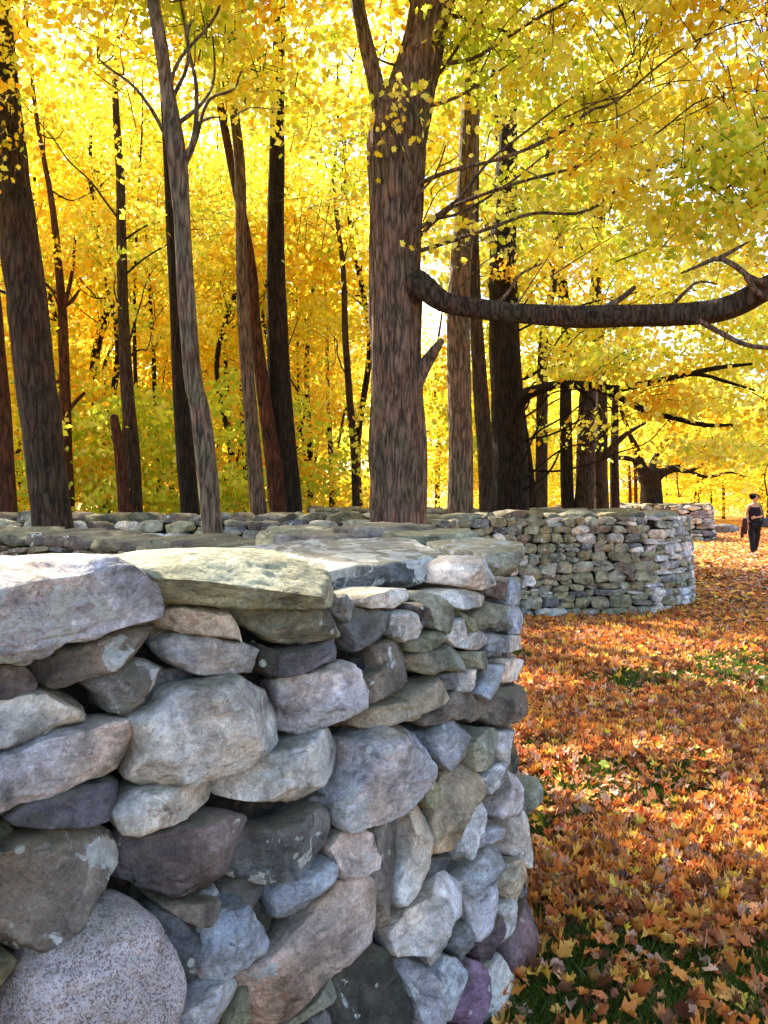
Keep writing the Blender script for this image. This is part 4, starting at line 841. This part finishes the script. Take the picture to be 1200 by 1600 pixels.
def in_beam(x, y):
    for z in (5., 8., 11.):
        gx = x-SUN[0]/SUN[2]*z; gy = y-SUN[1]/SUN[2]*z
        if -2.5 < gx < 9 and 3. < gy < 12 or (5 < gx < 15 and 15.5 < gy < 30): return True
    return False
def wood_tree(x, y, k, s=1., rz=0.):
    e = empty('bush' if k == 5 else 'maple_tree', (x, y, 0), wood_labels[k], 'bush' if k == 5 else 'tree', ['golden trees deep in the woods', 'yellow green trees deep in the woods', 'orange maples deep in the woods', 'tall greenish trees deep in the woods', 'yellow saplings in the undergrowth', 'green bushes on the woodland floor', 'thin bare stemmed trees in the woods'][k])
    e.rotation_euler = (0, 0, rz); e.scale = (s, s, s)
    link('trunk', KINDS[k][1], e); link('crown', KINDS[k][0], e)
wr = np.random.default_rng(77); placed = []
def scatter(n, x0, x1, y0, y1, ks, cond, mind):
    t = 0; c = 0
    while c < n and t < n*60:
        t += 1; y = wr.uniform(y0, y1); x = wr.uniform(x0, x1)*y
        if not cond(x, y) or (ks != [5, 5, 4] and in_beam(x, y)) or any((x-a)**2+(y-b_)**2 < mind**2 for a, b_ in placed): continue
        placed.append((x, y)); wood_tree(x, y, int(wr.choice(ks)), wr.uniform(.85, 1.2), wr.uniform(0, 6.28)); c += 1
ok = lambda x, y: x < 2.0+.30*(y-16) or y > 47
scatter(14, -.50, .10, 15, 27, [6], lambda x, y: x < .5+.2*(y-14), 1.5)
scatter(10, -.50, .22, 26, 38, [6], ok, 1.8)
scatter(6, -.62, .20, 17, 24, [0, 1, 3], ok, 2.8)
scatter(9, -.62, .20, 17, 25, [4], ok, 1.8)
scatter(8, -.60, .28, 25, 36, [0, 1, 2, 3], ok, 2.8)
scatter(20, -.60, .28, 25, 36, [4, 4, 2], ok, 1.8)
scatter(12, -.58, .34, 36, 52, [0, 1, 2, 3], ok, 3.0)
scatter(24, -.58, .34, 36, 52, [4], ok, 2.0)
scatter(24, .30, .62, 48, 64, [0, 2, 2, 0, 4, 4], lambda x, y: True, 3.0)
scatter(5, -.45, -.12, 17, 30, [5, 5, 4], ok, 1.8)
# the mass of woods beyond
def far_woods():
    r_ = np.random.default_rng(88); bl = []
    for k in range(75):
        y = r_.uniform(60, 80); x = r_.uniform(-.65, .65)*y; z = 13*r_.uniform(0, 1)**1.1+.6; s_ = r_.uniform(1.6, 3)
        bl.append((np.array([x, y, z]), (s_*1.3, s_*1.3, s_*.75)))
    V, Fl, hc, C = blob_sprays(bl, r_, 3.2, .42, (2.5, 6, 4, 2, .3), RH, spray=.8, per=14, keep=False)
    tag(link('far_woods', mesh('far_woods', V, [Fl], LEAF, hc, smooth=False)), 'mass of golden woods beyond the last trees one can tell apart', 'woods', kind='stuff')
far_woods()

# ------------------------------------------------------------------ fallen leaves and grass
MAPLE = []
for r, a in [(1, 90), (.70, 80), (.74, 70), (.56, 62), (.78, 52), (.95, 38), (.78, 30), (.70, 18), (.52, 8), (.68, -8), (.76, -20), (.55, -38), (.42, -70), (.55, -90)]: MAPLE.append((r*cos(radians(a)), r*sin(radians(a))))
MAPLE = np.array(MAPLE+[(-x, y) for x, y in MAPLE[12:0:-1]])
LC = np.array([1.10, 1.06, 1.05])*np.array([(.76, .30, .05), (.66, .24, .045), (.48, .15, .04), (.78, .42, .09), (.26, .09, .035), (.78, .46, .06), (.85, .58, .07), (.60, .13, .035), (.56, .36, .24), (.20, .09, .04), (.62, .30, .12)])
LW = np.array([4, 4, 4, 3, 4, 2, 1.2, .8, 2.8, 4, 3.]); LW /= LW.sum()
def grassy(x, y):
    P = np.stack([x*.9, y*.9, x*0], -1); return fbm(P, 91, 3)
def litter(n, D0, D1, smin, smax, detailed, seed, lift=.035, px1=1260, px0=690):
    r_ = np.random.default_rng(seed); D = np.sqrt(r_.uniform(D0**2, D1**2, n*2)) if detailed else D0*(D1/D0)**r_.uniform(0, 1, n*2)
    px = r_.uniform(px0, px1, n*2); x = (px-CX)/F*D; y = D
    gsy = grassy(x, y); keep = (gsy < .27+r_.normal(0, .10, n*2)) | (r_.random(n*2) < .12); x, y = x[keep][:n], y[keep][:n]; m = len(x)
    z = gz(x, y)+r_.uniform(.0, lift, m); s = r_.uniform(smin, smax, m)*.5
    sh = MAPLE if detailed else RH; k = len(sh)
    c = LC[r_.choice(len(LC), m, p=LW)]*np.clip(1+r_.normal(0, .28, (m, 1)), .3, 1.5)
    tl = r_.uniform(0, 1, (m, 1))**1.4*.8; nr = np.stack([r_.normal(size=m), r_.normal(size=m), np.zeros(m)], -1)*tl+np.array([0, 0, 1.]); nr /= np.linalg.norm(nr, axis=1)[:, None]
    ref = r_.normal(size=(m, 3)); a = np.cross(nr, ref); a /= np.linalg.norm(a, axis=1)[:, None]; b_ = np.cross(nr, a)
    P = np.stack([x, y, z], -1)
    if detailed:
        # rings: centre, half way, edge; folded along the midrib and curled at the tips
        ring = np.concatenate([np.zeros((1, 2)), sh*.5, sh]); sx, sy = ring[:, 0][None], ring[:, 1][None]
        fold = r_.uniform(-.5, 1.5, (m, 1)); curl = r_.uniform(-1.4, 1.6, (m, 1)); cup = r_.uniform(-.8, 1.3, (m, 1)); rr = sx*sx+sy*sy
        h = fold*np.abs(sx)+curl*sy*np.abs(sy)*.6+cup*rr*.6+.34*np.sin(4*sx+r_.uniform(0, 6, (m, 1)))*rr+.26*np.sin(7*sy+5*sx+r_.uniform(0, 6, (m, 1)))*rr
        sxx = sx*(1-.30*np.abs(fold)); 
        V = P[:, None]+a[:, None]*(sxx*s[:, None])[..., None]+b_[:, None]*(sy*s[:, None])[..., None]+nr[:, None]*(h*s[:, None])[..., None]
        V[..., 2] = np.maximum(V[..., 2], (gz(x, y))[:, None]+.002); K_ = 1+2*k
        i = np.arange(k); j = (i+1) % k; tri = np.stack([np.zeros(k, int), 1+i, 1+j], -1); quad = np.stack([1+i, 1+k+i, 1+k+j, 1+j], -1)
        off = (np.arange(m)*K_)[:, None, None]; FL = [(tri[None]+off).reshape(-1, 3), (quad[None]+off).reshape(-1, 4)]
    else:
        V = P[:, None]+a[:, None]*(sh[None, :, 0]*s[:, None])[..., None]+b_[:, None]*(sh[None, :, 1]*s[:, None])[..., None]+nr[:, None]*(.5*(sh[None, :, 0]**2)*s[:, None])[..., None]; K_ = k
        V[..., 2] = np.maximum(V[..., 2], (gz(x, y))[:, None]+.002); FL = [np.arange(m*k).reshape(m, k)]
    return V.reshape(-1, 3), FL, np.clip(np.repeat(c, K_, 0), .01, .9)
def build_litter():
    b_ = Bag()
    b_.add(*litter(30000, 2.1, 6.0, .040, .085, True, 1, .07)); b_.add(*litter(24000, 6.0, 12, .05, .10, True, 2, .06))
    b_.add(*litter(70000, 10, 45, .08, .15, False, 3, .06, 1300, 700))
    # the carpet goes on beside and behind the camera's view
    r_ = np.random.default_rng(14); n = 75000; x = r_.uniform(-4.5, 12, n); y = r_.uniform(-1.5, 22, n); px = CX+F*x/np.maximum(y, .05)
    k = ((y < 2.1) | (px < 700) | (px > 1250)) & ((x > 5.5) | (y < 14)) & ((grassy(x, y) < .27) | (r_.random(n) < .12)); x, y = x[k], y[k]; m = len(x)
    P = np.stack([x, y, gz(x, y)+r_.uniform(.01, .05, m)], -1); nr = r_.normal(size=(m, 3))*np.array([.4, .4, 0])+np.array([0, 0, 1.])
    V, Fl = leaves(P, r_.uniform(.07, .13, m), nr, STAR, r_, .5); c = LC[r_.choice(len(LC), m, p=LW)]*np.clip(1+r_.normal(0, .25, (m, 1)), .3, 1.5)
    b_.add(V, [Fl], np.clip(np.repeat(c, len(STAR), 0), .01, .9))
    tag(b_.build('fallen_leaves', LITTER, smooth=False), 'carpet of curled orange and brown maple leaves over the grass', 'fallen leaves', kind='stuff')
build_litter()
def build_grass():
    r_ = np.random.default_rng(9); n = 150000; D = 2.1*(14/2.1)**r_.uniform(0, 1, n); px = r_.uniform(740, 1260, n); x = (px-CX)/F*D; y = D
    g_ = grassy(x, y); k = g_ > .22+r_.normal(0, .10, n); x, y = x[k], y[k]; m = len(x)
    h = r_.uniform(.03, .075, m); wd = r_.uniform(.002, .004, m)*(1+y/5); a = r_.uniform(0, 2*pi, m); ln = r_.normal(0, .5, (m, 2))*h[:, None]
    P = np.stack([x, y, gz(x, y)-.01], -1); sd = np.stack([np.cos(a), np.sin(a), a*0], -1)*wd[:, None]; tp = P+np.stack([ln[:, 0], ln[:, 1], h], -1); md = P+np.stack([ln[:, 0]*.35, ln[:, 1]*.35, h*.6], -1)
    V = np.stack([P-sd, P+sd, md+sd*.7, tp, md-sd*.7], 1).reshape(-1, 3); Fl = np.arange(m*5).reshape(m, 5)
    c = np.array((.075, .13, .018))*r_.uniform(.6, 1.7, (m, 1))+np.array((.05, .02, 0))*r_.uniform(0, 1, (m, 1))
    b_ = Bag(); b_.add(V, [Fl], np.repeat(c, 5, 0)); tag(b_.build('grass', GRASSM, smooth=False), 'tufts of green grass showing between the fallen leaves', 'grass', kind='stuff')
build_grass()

# ------------------------------------------------------------------ the walker on the grass
def skin(name, chains, mat, parent, sub=2):
    """chains: list of [(x, y, z, r)...]; consecutive points joined; a chain may start at an existing point"""
    V = []; E = []; Rr = []; idx = {}
    for ch in chains:
        prev = None
        for x, y, z, r in ch:
            k = (round(x, 4), round(y, 4), round(z, 4))
            if k not in idx: idx[k] = len(V); V.append((x, y, z)); Rr.append(r)
            if prev is not None: E.append((prev, idx[k]))
            prev = idx[k]
    me = bpy.data.meshes.new(name); me.from_pydata(V, E, []); o = link(name, me, parent); me.materials.append(mat)
    m = o.modifiers.new('skin', 'SKIN'); sv = me.skin_vertices[0].data
    for i, r in enumerate(Rr): sv[i].radius = r if isinstance(r, tuple) else (r, r); sv[i].use_root = (i == 0)
    m.use_smooth_shade = True; o.modifiers.new('sub', 'SUBSURF').levels = sub; o.modifiers['sub'].render_levels = sub
    return o
SKINM = plain('skin', (.50, .27, .18), .5, .4); BLACKM = plain('black_cloth', (.012, .012, .018), .85, .2); HAIRM = plain('dark_hair', (.010, .006, .005), .95, .05)
SHOEM = plain('shoe_leather', (.09, .07, .06), .5); BAGM = plain('bag_leather', (.012, .014, .035), .4, .5); JACKM = plain('maroon_cloth', (.05, .010, .010), .85)
def person():
    p = onz(1178, 869, 0); root = empty('person', (p[0], p[1], float(gz(p[0], p[1]))), 'dark haired person in black tank top and trousers walking on the leaves', 'person')
    hip = (0, 0, .93, (.12, .10)); che = (0, -.01, 1.24, (.125, .095)); sh = (0, 0, 1.38, (.10, .075)); nk = (.0, -.01, 1.47, .048); hd0 = (.005, -.03, 1.53, (.062, .07)); hd1 = (.01, -.03, 1.60, (.078, .09)); hd2 = (.01, -.02, 1.66, (.055, .065))
    la = [sh, (-.155, 0, 1.375, .05), (-.185, .01, 1.25, .042), (-.205, .02, 1.10, .037), (-.20, -.03, .97, .030), (-.195, -.06, .86, .022)]
    ra = [sh, (.155, 0, 1.375, .05), (.195, .0, 1.25, .042), (.215, -.02, 1.11, .037), (.10, -.15, 1.085, .031), (-.03, -.19, 1.065, .022)]
    def hand(base, dv, side):
        base = np.array(base[:3]); dv = np.array(dv, float); dv /= np.linalg.norm(dv); pl = base+dv*.045; out = [[(*base, .022), (*pl, .027), (*(pl+dv*.035), .026)]]
        e = pl+dv*.035
        for k, (o_, l) in enumerate(zip((-.027, -.009, .009, .027), (.06, .07, .066, .052))):
            a = e+np.array(side)*o_; bnd = np.array([0, .35, -.25]); out.append([(*(pl+dv*.035), .026), (*a, .009), (*(a+dv*l*.5), .0085), (*(a+(dv+bnd*.5)*l*.9), .0075)])
        t = np.array(side)*.035; out.append([(*pl, .027), (*(pl+t), .011), (*(pl+t*1.5+dv*.035), .009)])
        return out
    legs = []
    for sx, fy, lift in ((-1, -.14, 0), (1, .16, .03)):
        legs.append([hip, (sx*.095, 0, .86, .085), (sx*.10, fy*.35-.02, .50, .058), (sx*.095, fy, .10+lift, .038), (sx*.095, fy, .06+lift, .040), (sx*.10, fy-.13, .03, .030)])
    skin('body', [[hip, che, sh, nk, hd0, hd1, hd2]]+[la, ra]+legs+hand(la[-1], (.0, -.2, -1), (0, 1, 0))+hand(ra[-1], (-1, -.15, -.1), (0, 0, 1))+[[hd1, (.035, -.125, 1.588, .012)], [hd1, (-.075, -.01, 1.60, .012)], [hd1, (.09, -.02, 1.60, .012)]], SKINM, root)
    skin('tank_top', [[(0, 0, .88, (.165, .145)), (0, 0, 1.0, (.165, .145)), (0, 0, 1.12, (.165, .14)), (0, -.01, 1.24, (.175, .14)), (0, 0, 1.36, (.14, .11))], [(0, 0, 1.36, (.14, .11)), (.075, 0, 1.42, .030)], [(0, 0, 1.36, (.14, .11)), (-.075, 0, 1.42, .030)]], BLACKM, root)
    tr = []
    for l in legs: tr.append([(0, 0, .92, (.150, .125))]+[(x, y, z, r+.022) for x, y, z, r in l[1:4]])
    skin('trousers', tr, BLACKM, root)
    skin('hair', [[(-.01, .04, 1.54, .09), (.0, .025, 1.62, (.125, .13)), (.005, -.01, 1.705, (.125, .13))], [(.0, .025, 1.62, (.125, .13)), (-.09, -.03, 1.61, .06)], [(.0, .025, 1.62, (.125, .13)), (.095, .0, 1.62, .05)]], HAIRM, root)
    for l in legs: x, y, z, r = l[-1]; skin('shoe', [[(x, y+.15, z+.015, .040), (x, y+.05, z+.01, .042), (x, y-.03, z+.005, .038)]], SHOEM, root)
    # handbag at the hip and a maroon jacket carried on the other side
    hb = empty('handbag', (p[0]+.30, p[1]-.02, 0), 'dark blue shoulder bag at the hip of the walking person', 'bag')
    def pouch(name, w_, d, h, z, mat, parent, x=0):
        V, FL = stone_shape([(-w_, 0), (-w_*.9, h*.8), (-w_*.6, h), (w_*.6, h), (w_*.9, h*.8), (w_, 0), (w_*.8, -.02), (-w_*.8, -.02)], d, d, .8, 0, 5, .25, 9, 5)
        b_ = Bag(); b_.add(np.stack([V[:, 0]+parent.location[0]+x, -V[:, 2]+parent.location[1], V[:, 1]+z], -1), FL); return b_.build(name, mat, parent)
    pouch('body', .15, .07, .24, .80, BAGM, hb)
    st = Bag(); q = np.array([p[0], p[1], 0]); tube(st, q+np.array([[.20, -.02, 1.02], [.17, -.13, 1.22], [.10, -.09, 1.43], [.12, .08, 1.40], [.22, .06, 1.02]]), np.full(5, .012), (1, 1, 1), 6, .03); st.build('strap', BAGM, hb)
    jk = empty('jacket', (p[0]-.29, p[1]-.04, 0), 'dark maroon jacket hanging from the arm of the walking person', 'jacket'); pouch('body', .075, .06, .42, .62, JACKM, jk); sl_ = pouch('sleeve', .04, .04, .30, .52, JACKM, jk, -.06)
person()
